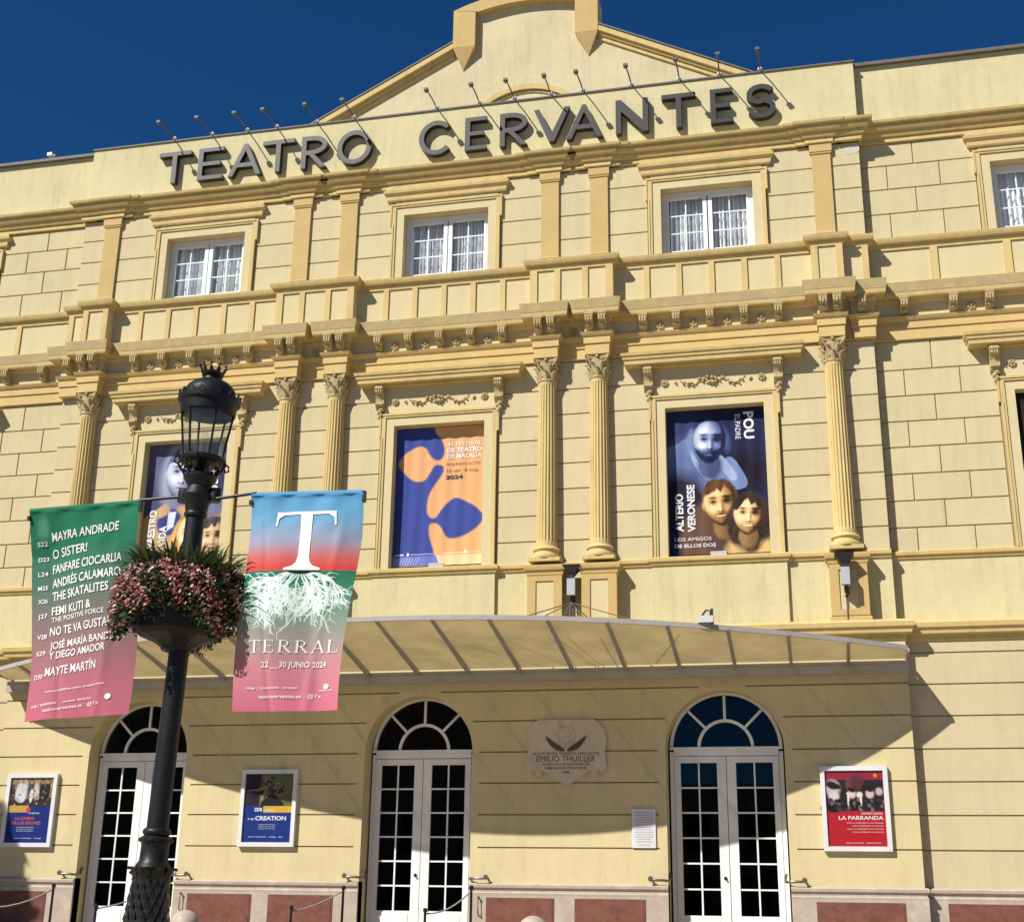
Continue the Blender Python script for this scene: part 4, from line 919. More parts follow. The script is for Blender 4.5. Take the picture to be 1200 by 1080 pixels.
p.poly([(0, .56), (.48, .56), (.48, .70), (0, .70)], (196, 156, 70)); p.ell(.47, .64, .05, .05, (200, 60, 70)); p.grain(.05)
case("white-framed poster case with blue LA COMEDIA DE LOS ERRORES poster at the far left", -15.40, -14.33, 2.46, 3.82, p,
     [("LA COMEDIA", -.62, .30, -.30, .09, .03, 1), ("DE LOS ERRORES", -.75, .60, -.44, .09, .03, 1), ("33 FESTIVAL", -.02, .5, -.12, .05, .01, 0)] + [("de William Shakespeare", -.5, .3, -.54 - .06 * k, .03, 0, 0) for k in range(3)] + [("teatro cervantes   malaga", -.6, .7, -.88, .04, 0, 0)])

# ------------------------------------------------------------------ printed banners in the first-floor windows
def wbanner(label, c, paint, txt, mats):
    yb = .19; t = thing("window_banner", label, "banner", (c, yb, 9.2), "printed banners filling the first-floor windows")
    X0, X1, Z0, Z1 = -.925, .932, 7.80 - 9.2, 10.66 - 9.2
    def S(U, V): return np.stack([X0 + (X1 - X0) * U, .0 + .006 * np.sin(U * 40 + V * 3) + .012 * np.sin(V * 5 + c), Z1 + (Z0 - Z1) * V], -1)
    gridmesh("banner_sheet", S, paint.a.shape[1], paint.a.shape[0], paint.a, M['banner'], t)
    sf = lambda a, b: tuple(S(np.float64(a), np.float64(b)) + np.array([0, -.008, 0]))
    sfl = lambda a, b: sf(a, -b)
    for s_, a0, a1, y, h, bold, m, rot in txt: mb = MB(); text_fit(mb, s_, sfl, a0, a1, y, h, bold, 0, rot); part("lettering", mb, mats[m], t, fix=False)
    mb = MB(); mb.box(X0 + .75, X0 + 1.05, -.02, .0, Z0 - .05, Z0 + .05); part("eyelet_tab", mb, M['grey'], t)
    mb = MB(); mb.box(X0, X1, .02, .035, Z0 - .06, Z0 + .03); part("bottom_rod", mb, M['ink_k'], t)
ASP = 1.55
# puzzle poster
p = Paint(190, 290, (228, 172, 118), ASP)
blue = (62, 76, 150)
ln = [(0, 0), (.40, 0), (.44, .07), (.50, .14), (.535, .24), (.53, .32), (.49, .37), (.42, .36), (.37, .30), (.33, .23), (.26, .205), (.16, .24), (.07, .31), (.02, .40), (.07, .48), (.16, .57), (.25, .61), (.33, .59), (.38, .52), (.43, .44), (.49, .43), (.53, .46), (.52, .53), (.45, .63), (.38, .76), (.36, .88), (.37, .98), (.42, 1.03), (.47, 1.01), (.52, .94), (.60, .85), (.68, .81), (.80, .86), (.92, .94), (.985, 1.04), (.92, 1.14), (.80, 1.22), (.66, 1.26), (.58, 1.23), (.53, 1.14), (.48, 1.09), (.42, 1.08), (.39, 1.12), (.40, 1.24), (.44, 1.36), (.50, 1.50), (.52, ASP), (0, ASP)]
core = cr(ln[1:-2], 5)[:-5]; p.poly([(0, 0)] + core + [(.52, ASP), (0, ASP)], blue); p.line(core, .012, (150, 118, 140), .8)
p.poly([(0, 1.44), (1, 1.44), (1, ASP), (0, ASP)], (236, 208, 160)); p.poly([(0, 1.44), (.48, 1.44), (.52, ASP), (0, ASP)], (112, 120, 190))
for k in range(9): p.line([(.02 + .03 * k, ASP - .02), (.05 + .03 * k, 1.46)], .008, (190, 196, 226), .8)
p.line([(.03, 1.425), (.12, 1.42)], .012, (245, 245, 250)); p.line([(.2, 1.42), (.45, 1.42)], .006, (220, 220, 240)); p.line([(.55, 1.42), (.95, 1.415)], .006, (245, 235, 215)); p.ell(.17, 1.42, .012, .018, (250, 250, 255)); p.ell(.80, 1.41, .012, .018, (250, 250, 255))
p.grain(.015)
wbanner("orange and blue puzzle-piece theatre festival banner in the middle first-floor window", BAY[1], p,
        [("41 FESTIVAL", .57, .955, -.145, .03, .01, 0, 0), ("DE TEATRO", .57, .955, -.19, .032, .03, 0, 0), ("DE MÁLAGA", .57, .955, -.235, .032, .015, 0, 0), ("SEGUNDO ACTO", .56, .94, -.285, .018, -.0, 2, 0), ("23 abr  8 may", .56, .92, -.335, .024, .0, 2, 0), ("2024", .56, .75, -.385, .028, .03, 1, 0)],
        [M['ink_w'], M['ink_k'], M['ink_t']])
def head(p, cx, cy, s, pal, tilt=0, hair=None, long=False, bald=False, beard=0., moust=0., smile=True, turn=0.):
    """a shaded face painted as light and shade in one ink: pal = dark, middle, light"""
    c, q = math.cos(math.radians(tilt)), math.sin(math.radians(tilt)); dx, dy = p.X - cx, p.Y - cy
    u = (dx * c + dy * q) / (.345 * s); v = (-dx * q + dy * c) / (.48 * s); uu = u * (1 + .30 * np.clip(v, 0, 2) ** 1.3)
    G = lambda a, b, w, h: np.exp(-((u - a) / w) ** 2 - ((v - b) / h) ** 2)
    P_ = [np.array(lin(k)) for k in pal]
    def ink(I): 
        I = np.clip(I, 0, 1)[..., None]; return np.where(I < .5, P_[0] + (P_[1] - P_[0]) * I * 2, P_[1] + (P_[2] - P_[1]) * (I - .5) * 2)
    nz = rng.normal(0, 1, p.X.shape); sn = sum(np.sin(u * rng.uniform(-9, 9) * k + v * rng.uniform(-9, 9) * k + rng.uniform(0, 6)) / k for k in (1, 1, 1.5, 1.5, 2, 2, 3, 3)) / 3
    if hair is not None:
        H = np.hypot(u / 1.04, (v + .30) / .82) + .05 * sn; mk = np.clip((1 - H) / .10 + .5, 0, 1)
        if long: H2 = np.hypot((u - .05) / 1.42, (v - .38) / 1.5); mk = np.maximum(mk, np.clip((1 - H2) / .12 + .5, 0, 1))
        sh = .5 + .5 * np.sin(u * 9 + v * 3) * np.exp(-v * v) ; hv = .35 + .5 * np.abs(np.sin(u * 8 + v * 6 + 2 * sn)) + .9 * np.clip(sh, 0, 1) * np.clip(.8 - u * .5 - v * .4, .1, 1.2); hc = np.array(lin(hair)) * (hv * (1 + .1 * nz))[..., None]
        p.a += mk[..., None] * (np.clip(hc, 0, 1) - p.a)
    nk = np.clip((1 - np.hypot((u - .05) / .62, (v - 1.05) / .55)) / .3 + .5, 0, 1) * (v > .2); p.a += nk[..., None] * (ink(.20 + .12 * np.clip(-u, -1, 1) + .03 * nz) - p.a)
    for e in (-1, 1):
        m = np.clip((1 - np.hypot((u - e * .97) / .12, (v - .02) / .19)) / .4 + .5, 0, 1) * (0 if long else 1); p.a += m[..., None] * (ink(np.full(u.shape, .42 - .1 * e)) - p.a)
    r = np.hypot(uu, v); z = np.sqrt(np.clip(1 - r * r, 0, 1)); I = .08 + .86 * np.clip(-.50 * u - .28 * v + .76 * z, 0, 1) - .10 * r ** 4 + .035 * sn
    t = turn
    for e in (-1, 1):
        I += -.55 * G(e * .38 + t, -.29, .25, .065) - .44 * G(e * .36 + t, -.13, .27, .13) - .5 * G(e * .37 + t, -.10, .15, .05) - .15 * G(e * .37 + t, -.09, .06, .045)
        I += .16 * G(e * .48 + t, .22, .22, .15) - .15 * G(e * .36 + t, .02, .2, .04) - .34 * G(e * .11 + t, .345, .07, .04) - .09 * np.exp(-((u - t - e * (.24 + .45 * (v - .25))) / .045) ** 2) * ((v > .25) & (v < .65))
    I += .16 * G(-.03 + t, .10, .06, .24) + .12 * G(-.02 + t, .27, .09, .06) - .30 * G(.15 + t, .13, .07, .20) - .22 * G(.04 + t, .37, .16, .035)
    for k in (-.52, -.62, -.72): I -= .05 * np.exp(-((v - k - .03 * np.cos(3 * u)) / .018) ** 2) * (abs(u) < .5)
    I += -.08 * G(t, .45, .10, .04) - .08 * G(t, .70, .22, .04) + .10 * G(t, .82, .18, .09)
    if smile: I += -.50 * np.exp(-((v - .56 + .25 * (u - t) ** 2) / .055) ** 2) * np.exp(-((u - t) / .32) ** 4) + .95 * np.exp(-((v - .552 + .35 * (u - t) ** 2) / .035) ** 2) * np.exp(-((u - t) / .30) ** 4)
    else: I += -.45 * np.exp(-((v - .555 - .06 * (u - t) ** 2) / .03) ** 2) * np.exp(-((u - t) / .27) ** 4) + .10 * G(t, .62, .16, .035)
    if moust: I -= moust * G(t, .46, .26, .05)
    if beard: I -= beard * np.clip((v - .28) / .25, 0, 1) * np.clip((np.abs(u - t) * 1.3 + np.clip(v - .55, 0, 1) * 1.4), 0, 1) * (1 - .8 * G(t, .58, .16, .06)) * (1 + .25 * nz)
    if hair is not None and not bald: 
        fr_ = np.clip((-.60 - v - .22 * u * (1 if not long else -1.6) + .10 * np.sin(u * 13) * (u > -.2) + .05 * sn) / .10 + .5, 0, 1); 
    else: fr_ = 0
    I = .5 + (I - .5) * 1.28 - .02; I += .04 * nz; mk = np.clip((1 - r) / .09 + .5, 0, 1) * (1 - fr_)
    p.a += mk[..., None] * (ink(I) - p.a)
# portraits poster, right window
p = Paint(190, 290, (34, 38, 74), ASP)
p.ell(.72, .72, .3, .25, (30, 24, 40), 0, .8); p.ell(.15, .3, .3, .3, (52, 58, 104), 0, .9)
p.poly(cr([(-.05, .46), (.10, .36), (.22, .30), (.34, .52), (.5, .62), (.62, .52), (.72, .62), (.78, .86), (.3, .9), (-.05, .95)], 5), (120, 138, 186)); p.ell(.16, .62, .22, .30, (96, 112, 160), 20, .9, .8); p.poly(cr([(.22, .36), (.29, .52), (.38, .68), (.46, .78), (.36, .74), (.25, .55)], 4), (176, 192, 226), .8); p.poly(cr([(.52, .50), (.60, .56), (.70, .74), (.64, .78), (.55, .66)], 4), (170, 186, 222), .8)
for k in range(14): p.ell(.36 + .03 * (k % 5), .60 + .05 * (k // 5), .012, .012, (60, 76, 130), 0, .5)
p.ell(.43, .62, .12, .14, (56, 66, 112), 0, .6)
BLUE = ((22, 30, 68), (112, 130, 180), (232, 238, 250))
p.ell(.245, .34, .05, .13, (120, 136, 182), 6, .7); p.ell(.60, .34, .045, .13, (70, 84, 134), -6, .7); head(p, .43, .345, .50, BLUE, 3, None, False, True, .55, .35, False, .04)
p.ell(.1, .98, .3, .3, (38, 34, 54), 0, .6); p.ell(.45, 1.42, .34, .44, (104, 76, 60), 0, .2); p.ell(.55, 1.4, .12, .3, (74, 56, 50), 0, .7, .7)
SEPIA = ((62, 38, 24), (196, 152, 94), (252, 228, 172))
head(p, .52, 1.02, .50, SEPIA, -5, (92, 62, 40), False, False, .12, .35, True, -.03)
p.ell(.80, 1.50, .22, .14, (214, 180, 122), 0, .5)
head(p, .80, 1.15, .45, ((66, 42, 28), (214, 172, 114), (255, 236, 186)), 5, (58, 42, 38), True, False, 0, 0, True, -.02)
p.poly(cr([(.64, 1.05), (.70, .96), (.80, .93), (.76, 1.00), (.68, 1.10)], 4), (56, 40, 36)); p.poly(cr([(.80, .93), (.93, .97), (.97, 1.08), (.90, 1.03)], 4), (60, 44, 38))
p.ell(.66, 1.54, .10, .07, (206, 172, 116), 20, .8, .8); p.ell(.97, 1.52, .07, .09, (206, 172, 116), -20, .8, .8); p.ell(.82, 1.44, .05, .10, (120, 84, 56), 0, .9, .6); p.grain(.03)
wbanner("dark blue portrait banner reading POU EL PADRE in the right-hand first-floor window", BAY[2], p,
        [("POU", .03, .22, .79, .10, .03, 0, -90), ("EL PADRE", .045, .22, .70, .055, .0, 0, -90),
         ("ALTERIO", -.84, -.58, .14, .075, .03, 0, 90), ("VERONESE", -.845, -.52, .26, .075, .03, 0, 90), ("LOS AMIGOS", .05, .42, -.905, .024, .0, 0, 0), ("DE ELLOS DOS", .05, .46, -.95, .024, .012, 0, 0)], [M['ink_w'], M['ink_k'], M['ink_t']])
# portraits poster, left window
p = Paint(190, 290, (78, 80, 108), ASP)
p.poly([(0, .86), (.25, .70), (.6, .76), (1, .8), (1, ASP), (0, ASP)], (190, 156, 112)); p.ell(.12, .18, .25, .3, (96, 98, 130), 0, .9)
p.ell(.42, .38, .26, .40, (160, 164, 190), 6, .4); head(p, .44, .36, .62, ((50, 50, 82), (168, 172, 200), (240, 242, 250)), 6, (104, 106, 140), False, False, 0, 0, False, -.05)
p.poly([(.40, .02), (.47, .16), (.36, .17)], (226, 230, 240)); p.ell(.78, .5, .24, .4, (58, 58, 88), 0, .5); p.ell(.82, .72, .16, .14, (110, 114, 150), 0, .5)
p.ell(.32, .92, .15, .16, (56, 66, 128), 0, .2); p.poly([(.30, .80), (.40, .80), (.38, .98), (.30, 1.02)], (206, 212, 230)); p.ell(.22, .80, .10, .06, (196, 162, 120), -20, .4); p.ell(.52, .80, .12, .06, (196, 162, 120), 20, .4)
head(p, .60, 1.08, .50, ((100, 62, 36), (222, 182, 126), (250, 226, 180)), 0, (190, 146, 90), True, False, 0, 0, False)
head(p, .86, 1.12, .46, ((58, 40, 34), (196, 158, 118), (234, 208, 172)), 0, (66, 62, 68), False, False, 0, 0, False); p.grain(.03)
wbanner("faded blue and tan banner with portraits in the left-hand first-floor window, behind the street lamp", BAY[0], p,
        [("MAESTRO", -.80, -.50, .16, .085, .03, 0, 90), ("VIDA", -.78, -.62, .30, .085, .03, 0, 90), ("DUNCAN", .12, .42, .78, .09, .04, 0, -90)], [M['ink_w'], M['ink_k'], M['ink_t']])

# ------------------------------------------------------------------ street lamp
LB = (-5.47, -13.5, .58)
L = thing("street_lamp", "black cast-iron street lamp post with crowned lantern, holding two banners and a flower ring", "street lamp", LB); L.rotation_euler = (0, math.radians(1.75), 0)
zz = lambda z: z - LB[2]
mb = MB(); mb.lathe([(.26, 0), (.26, .12), (.22, .16), (.20, .25), (.185, .30), (.178, .6), (.162, .84), (.136, 1.08), (.122, 1.20)], n=24); lb = part("base", mb, M['black'], L, 40)
mb = MB()    # scale-leaf ornament in rows round the base
for r in range(11):
    z = .30 + .078 * r; R = float(np.interp(z + .05, [.3, .6, .84, 1.08, 1.2], [.183, .176, .160, .134, .120]))
    for k in range(14):
        a = (k + .5 * (r % 2)) * math.pi / 7; pts = [(0, .0), (-.026, .06), (-.020, .12), (0, .15), (.020, .12), (.026, .06)]
        vs = []
        for (q, h), d in zip(pts, (.004, .012, .012, .01, .012, .012)): aa = a + q / R; vs.append(((R + d) * math.cos(aa), (R + d) * math.sin(aa), z + h))
        vs.append(((R + .030) * math.cos(a), (R + .030) * math.sin(a), z + .07))
        mb.add(vs, [(i, (i + 1) % 6, 6) for i in range(6)])
tag(part("leaf_scales", mb, M['gloss'], lb, 60, fix=False), kind='stuff')
mb = MB(); mb.lathe([(.122, 1.19), (.130, 1.21), (.15, 1.25), (.13, 1.28), (.115, 1.30), (.112, 1.42), (.118, 1.44), (.14, 1.455), (.14, 1.475), (.118, 1.49), (.10, 1.50), (.115, 1.515), (.118, 1.54), (.10, 1.56)], n=32, mod=lambda a, z: 1 + (.05 * math.cos(14 * a) if 1.45 < z < 1.48 else 0) + (.02 * math.cos(16 * a) if 1.29 < z < 1.43 else 0))
for k in range(8):
    a = k * math.pi / 4; vs = []
    for t, (rr, z, w) in enumerate(((.13, 1.10, .05), (.15, 1.18, .055), (.175, 1.235, .05), (.20, 1.25, .035), (.205, 1.225, .015))):
        for q in (-1, 0, 1): aa = a + q * w / rr; vs.append(((rr + .012 * (q == 0)) * math.cos(aa), (rr + .012 * (q == 0)) * math.sin(aa), z))
    mb.add(vs, [(i * 3 + j, i * 3 + j + 1, i * 3 + j + 4, i * 3 + j + 3) for i in range(4) for j in (0, 1)])
part("acanthus_collar", mb, M['black'], L, 50, fix=False)
mb = MB(); mb.lathe([(.090, 1.54), (.089, 2.4), (.083, zz(4.8)), (.083, zz(4.84))], n=24); mb.lathe([(.098, zz(4.83)), (.105, zz(4.85)), (.098, zz(4.87))], n=24); part("pole", mb, M['black'], L, 40)
mb = MB(); mb.lathe([(.092, zz(4.87)), (.10, zz(4.90)), (.105, zz(4.95)), (.13, zz(4.99)), (.14, zz(5.03)), (.115, zz(5.08)), (.10, zz(5.11)), (.12, zz(5.14)), (.150, zz(5.19)), (.150, zz(5.215)), (.11, zz(5.235)), (.06, zz(5.25)), (.045, zz(5.32)), (.05, zz(5.36))], n=24); part("neck", mb, M['black'], L, 40)
mb = MB(); mb.lathe([(.055, -.06), (.06, 0), (.055, .06)], (-.15, .03, zz(5.04)), 12); part("arm_socket", mb, M['black'], L, 40); mb = MB(); mb.lathe([(.055, -.06), (.06, 0), (.055, .06)], (.15, .03, zz(5.04)), 12)
part("arm_socket", mb, M['black'], L, 40)
# lantern
zb, zt = zz(5.37), zz(5.80); rb, rt = .172, .240
mb = MB()
for k in range(6):
    b = MB(); a = k * math.pi / 3 + .25; b.tube([(rb * math.cos(a), rb * math.sin(a), zb - .01), (rt * math.cos(a), rt * math.sin(a), zt + .02)], .011, 6); part("lantern_bar", b, M['black'], L)
    a2 = a + math.pi / 3; g = MB(); s = .97
    g.add([(rb * s * math.cos(a), rb * s * math.sin(a), zb), (rb * s * math.cos(a2), rb * s * math.sin(a2), zb), (rt * s * math.cos(a2), rt * s * math.sin(a2), zt), (rt * s * math.cos(a), rt * s * math.sin(a), zt)], [(0, 1, 2, 3)]); part("lantern_pane", g, M['lampglass'], L, fix=False)
mb.lathe([(.205, -.03), (.215, -.015), (.215, .01), (.195, .02), (.185, 0)], (0, 0, zb), 24)
for k in range(6):
    a = k * math.pi / 3 + .25
    pts = [(.05, -.14), (.09, -.17), (.14, -.155), (.165, -.11), (.15, -.07), (.12, -.08), (.13, -.11), (.18, -.10), (.21, -.05), (.205, -.02)]
    mb.tube([(r * math.cos(a), r * math.sin(a), zb + z) for r, z in pts], .014, 6)
    pts = [(.215, 0), (.25, -.02), (.255, -.06), (.225, -.075), (.215, -.05)]
    mb.tube([(r * math.cos(a + .5), r * math.sin(a + .5), zb + z) for r, z in pts], .010, 5)
part("lantern_cage", mb, M['black'], L, 60)
mb = MB(); mb.lathe([(.240, zt), (.252, zt + .01), (.262, zt + .10), (.284, zt + .115), (.288, zt + .15), (.270, zt + .165), (.250, zt + .18), (.240, zt + .22), (.212, zt + .27), (.168, zt + .31), (.12, zt + .335), (.09, zt + .34), (.082, zt + .365), (.095, zt + .38), (.08, zt + .385)], n=32)
mb.lathe([(.235, zt + .0), (.10, zt + .06), (.02, zt + .06)], n=24)
part("lantern_roof", mb, M['black'], L, 40, fix=False)
mb = MB()
for k in range(18):
    a = k * math.pi / 9; r = .286
    vs = [(r * math.cos(a + q), r * math.sin(a + q), zt + z) for q, z in ((-.12, .14), (.12, .14), (.07, .185), (0, .205), (-.07, .185))]; vs2 = [(x * .95, y * .95, z) for x, y, z in vs]
    mb.add(vs + vs2, [(0, 1, 2, 3, 4), (9, 8, 7, 6, 5)] + [(i, (i + 1) % 5, (i + 1) % 5 + 5, i + 5) for i in range(5)])
part("roof_cresting", mb, M['black'], L)
mb = MB(); mb.lathe([(.08, zt + .38), (.098, zt + .39), (.105, zt + .415), (.098, zt + .42)], n=20)
for k in range(10):
    a = k * math.pi / 5; r = .102
    vs = [(rr * math.cos(a + q), rr * math.sin(a + q), zt + z) for rr, q, z in ((r, -.22, .405), (r, .22, .405), (r + .012, .13, .44), (r + .022, 0, .475), (r + .012, -.13, .44))]; vs2 = [(x * .86, y * .86, z) for x, y, z in vs]
    mb.add(vs + vs2, [(0, 1, 2, 3, 4), (9, 8, 7, 6, 5)] + [(i_, (i_ + 1) % 5, (i_ + 1) % 5 + 5, i_ + 5) for i_ in range(5)]); mb.lathe([(0, -.014), (.014, 0), (0, .014)], ((r + .022) * math.cos(a), (r + .022) * math.sin(a), zt + .478), 6)
part("crown", mb, M['black'], L, 60)
mb = MB(); mb.lathe([(.03, 0), (.035, .05), (.035, .2), (.02, .26), (0, .27)], (0, 0, zb + .02), 12); part("lamp_bulb", mb, M['lampglass'], L, 40)
# banner arms
for s, xe in ((-1, -7.03), (1, -3.74)):
    mb = MB(); x0 = .10 * s; x1 = (-5.93 if s < 0 else -4.77) - LB[0] - .135; z = zz(5.0)
    mb.tube([(x0, 0, z + (.03 if s < 0 else -.01)), (x1, 0, z + (.0 if s < 0 else .045))], .015, 8)
    o = part("banner_arm", mb, M['black'], L, 40)

# ------------------------------------------------------------------ hanging banners
def hbanner(label, TL, TR, BL, BR, y0, paint, deco, ph, bow):
    t = thing("hanging_banner", label, "banner", (TL[0], y0, TL[1]), "banners hanging from the lamp post")
    def S(U, V):
        x = (TL[0] * (1 - U) + TR[0] * U) * (1 - V) + (BL[0] * (1 - U) + BR[0] * U) * V; z = (TL[1] * (1 - U) + TR[1] * U) * (1 - V) + (BL[1] * (1 - U) + BR[1] * U) * V
        x = x + bow * np.sin(V * np.pi * 2) * .5
        e = np.clip((V - .03) / .2, 0, 1); wr = .003 * np.sin((U * 1.0 + V * 2.2) * 20 + 3 * np.sin(V * 7)) * np.exp(-((U - .5) / .6) ** 2) * np.exp(-((V - .12) / .10) ** 2) + .003 * np.sin((U * 2 - V * 1.3) * 11 + ph) + .009 * np.exp(-((U - .10 - .25 * V) / .03) ** 2) - .010 * np.exp(-((U - .86 + .18 * V) / .045) ** 2)
        y = y0 + e * (wr + .040 * np.sin(U * 4.2 + V * 2.6 + ph) + .018 * np.sin(U * 9.5 - V * 5 + ph * 2) + .05 * np.sin(V * 3.1 + ph)) - .012 * np.exp(-((V - .012) / .014) ** 2) + .010 * np.sin(U * 23 + V * 9) * np.exp(-V * 9) * (V > .02)
        return np.stack([x - TL[0], y - y0, z - TL[1]], -1)
    gridmesh("banner_cloth", S, paint.a.shape[1], paint.a.shape[0], paint.a, M['banner'], t)
    mb = MB(); sf = lambda a, b: tuple(S(np.float64(a), np.float64(-b)) + np.array([0, -.0065, 0])); lp = lambda q: part("lettering", q, M['ink_w'], t, fix=False)
    deco(mb, sf, lp); lp(mb)
    for a in (TL, TR):
        mb = MB(); mb.box(a[0] - TL[0] - .014, a[0] - TL[0] + .014, -.012, .025, a[1] - TL[1] - .11, a[1] - TL[1] - (.01 if a is TR else .07)); part("corner_strap", mb, M['black'], t)
    mb = MB(); mb.tube([(0.02, .022, -.02), (TR[0] - TL[0] - .02, .022, TR[1] - TL[1] - .02)], .012, 6); part("top_rod", mb, M['black'], t)
def vgrad(W, H, stops):
    p = Paint(W, H, (0, 0, 0), 1.0); v = np.linspace(0, 1, H); 
    for c in range(3): p.a[:, :, c] = np.interp(v, [s[0] for s in stops], [lin(s[1])[c] for s in stops])[:, None]
    return p
pL = vgrad(90, 170, [(0, (34, 112, 84)), (.18, (38, 116, 88)), (.38, (78, 112, 98)), (.52, (118, 110, 106)), (.68, (146, 108, 110)), (.85, (176, 104, 118)), (1, (186, 100, 120))])
pL.ell(.12, .10, .05, .05, (120, 180, 160), 0, .9, .35)
def decoL(mb0, sf, lp):
    rows = [("MAYRA ANDRADE", .20, .83, .150, .042), ("O SISTER!", .19, .55, .228, .042), ("FANFARE CIOCARLIA", .19, .87, .300, .042), ("ANDRÉS CALAMARO", .19, .86, .368, .042), ("THE SKATALITES", .19, .76, .432, .042),
            ("FEMI KUTI &", .19, .60, .502, .040), ("THE POSITIVE FORCE", .19, .72, .536, .024), ("NO TE VA GUSTAR", .18, .80, .600, .040), ("JOSÉ MARÍA BANDERA", .19, .90, .665, .034), ("Y DIEGO AMADOR", .19, .74, .712, .034), ("MAYTE MARTÍN", .17, .66, .790, .040),
            ("www.terral2024.es teatro cervantes malaga", .20, .76, .868, .010), ("teatrocervantes.es   @ f x", .20, .72, .955, .015), ("malaga  |  ayuntamiento", .06, .32, .925, .013), ("cervantes  diputacion", .38, .64, .925, .010)]
    sh = .035
    for s_, a, b, v, h in rows: mb = MB(); text_fit(mb, s_, lambda x, y: sf(x, y + sh * (x - .5) * 1.2), a, b, -v, h, .012 if h > .03 else .005); lp(mb)
    for s_, v in (("S22", .165), ("D23", .236), ("L24", .308), ("M25", .376), ("X26", .440), ("J27", .512), ("V28", .612), ("S29", .690), ("D30", .800)): mb = MB(); text_fit(mb, s_, lambda x, y: sf(x, y + sh * (x - .5)), .06, .15, -v, .021, .01); lp(mb)
    mb0.add([sf(.80 + .03 * math.cos(a), -.915 + .014 * math.sin(a)) for a in np.linspace(0, 6.28, 9)[:-1]], [tuple(range(8))])
hbanner("green to pink banner listing MAYRA ANDRADE and other acts, left of the lamp post", (-7.0, 4.985), (-5.885, 5.016), (-6.765, 3.03), (-5.79, 3.085), -13.52, pL, decoL, .6, -.05)
pR = vgrad(230, 400, [(0, (84, 152, 196)), (.13, (104, 160, 196)), (.24, (150, 152, 172)), (.31, (196, 104, 102)), (.365, (208, 70, 64)), (.375, (190, 80, 74)), (.381, (38, 112, 88)), (.47, (56, 124, 102)), (.60, (128, 148, 136)), (.72, (166, 148, 142)), (.80, (196, 132, 140)), (1, (206, 112, 134))])
rr = random.Random(21); wcol = (228, 242, 240)
def root(x, y, ang, w, n, depth):
    pts = [(x, y)]
    for i in range(n):
        ang += rr.uniform(-.33, .33); ang += (math.pi / 2 - ang) * .05; x += .021 * math.cos(ang); y += .0105 * math.sin(ang); y = max(y, .388); pts.append((x, y))
        if depth < 3 and rr.random() < .36: root(x, y, ang + rr.choice((-1, 1)) * rr.uniform(.4, 1.1), w * .7, int(n * .62), depth + 1)
    # aspect-corrected stroke on a unit square: draw with elliptical metric
    X, Y = pR.X, pR.Y * 1.8
    for (x1, y1), (x2, y2) in zip(pts[:-1], pts[1:]):
        i0, i1 = max(0, int(min(y1, y2) * 399) - 4), min(400, int(max(y1, y2) * 399) + 6); j0, j1 = max(0, int(min(x1, x2) * 229) - 4), min(230, int(max(x1, x2) * 229) + 6)
        if i1 <= i0 or j1 <= j0: continue
        xs_, ys_ = X[i0:i1, j0:j1], Y[i0:i1, j0:j1]; a, b = y1 * 1.8, y2 * 1.8; dx, dy = x2 - x1, b - a; Ln = dx * dx + dy * dy + 1e-12
        t_ = np.clip(((xs_ - x1) * dx + (ys_ - a) * dy) / Ln, 0, 1); d = np.hypot(xs_ - x1 - t_ * dx, ys_ - a - t_ * dy)
        m = np.clip((w / 2 - d) / (w * .5) + .5, 0, 1) * .9; pR.a[i0:i1, j0:j1] += m[..., None] * (np.array(lin(wcol)) - pR.a[i0:i1, j0:j1])
for k in range(15):
    a = math.pi * (k + .5) / 15; sx = .5 + .16 * math.cos(a); root(.5 + .10 * math.cos(a), .385 + .01 * math.sin(a), math.pi - (math.pi - a) if False else a, .011, 11 + int(8 * abs(math.cos(a))) , 0)
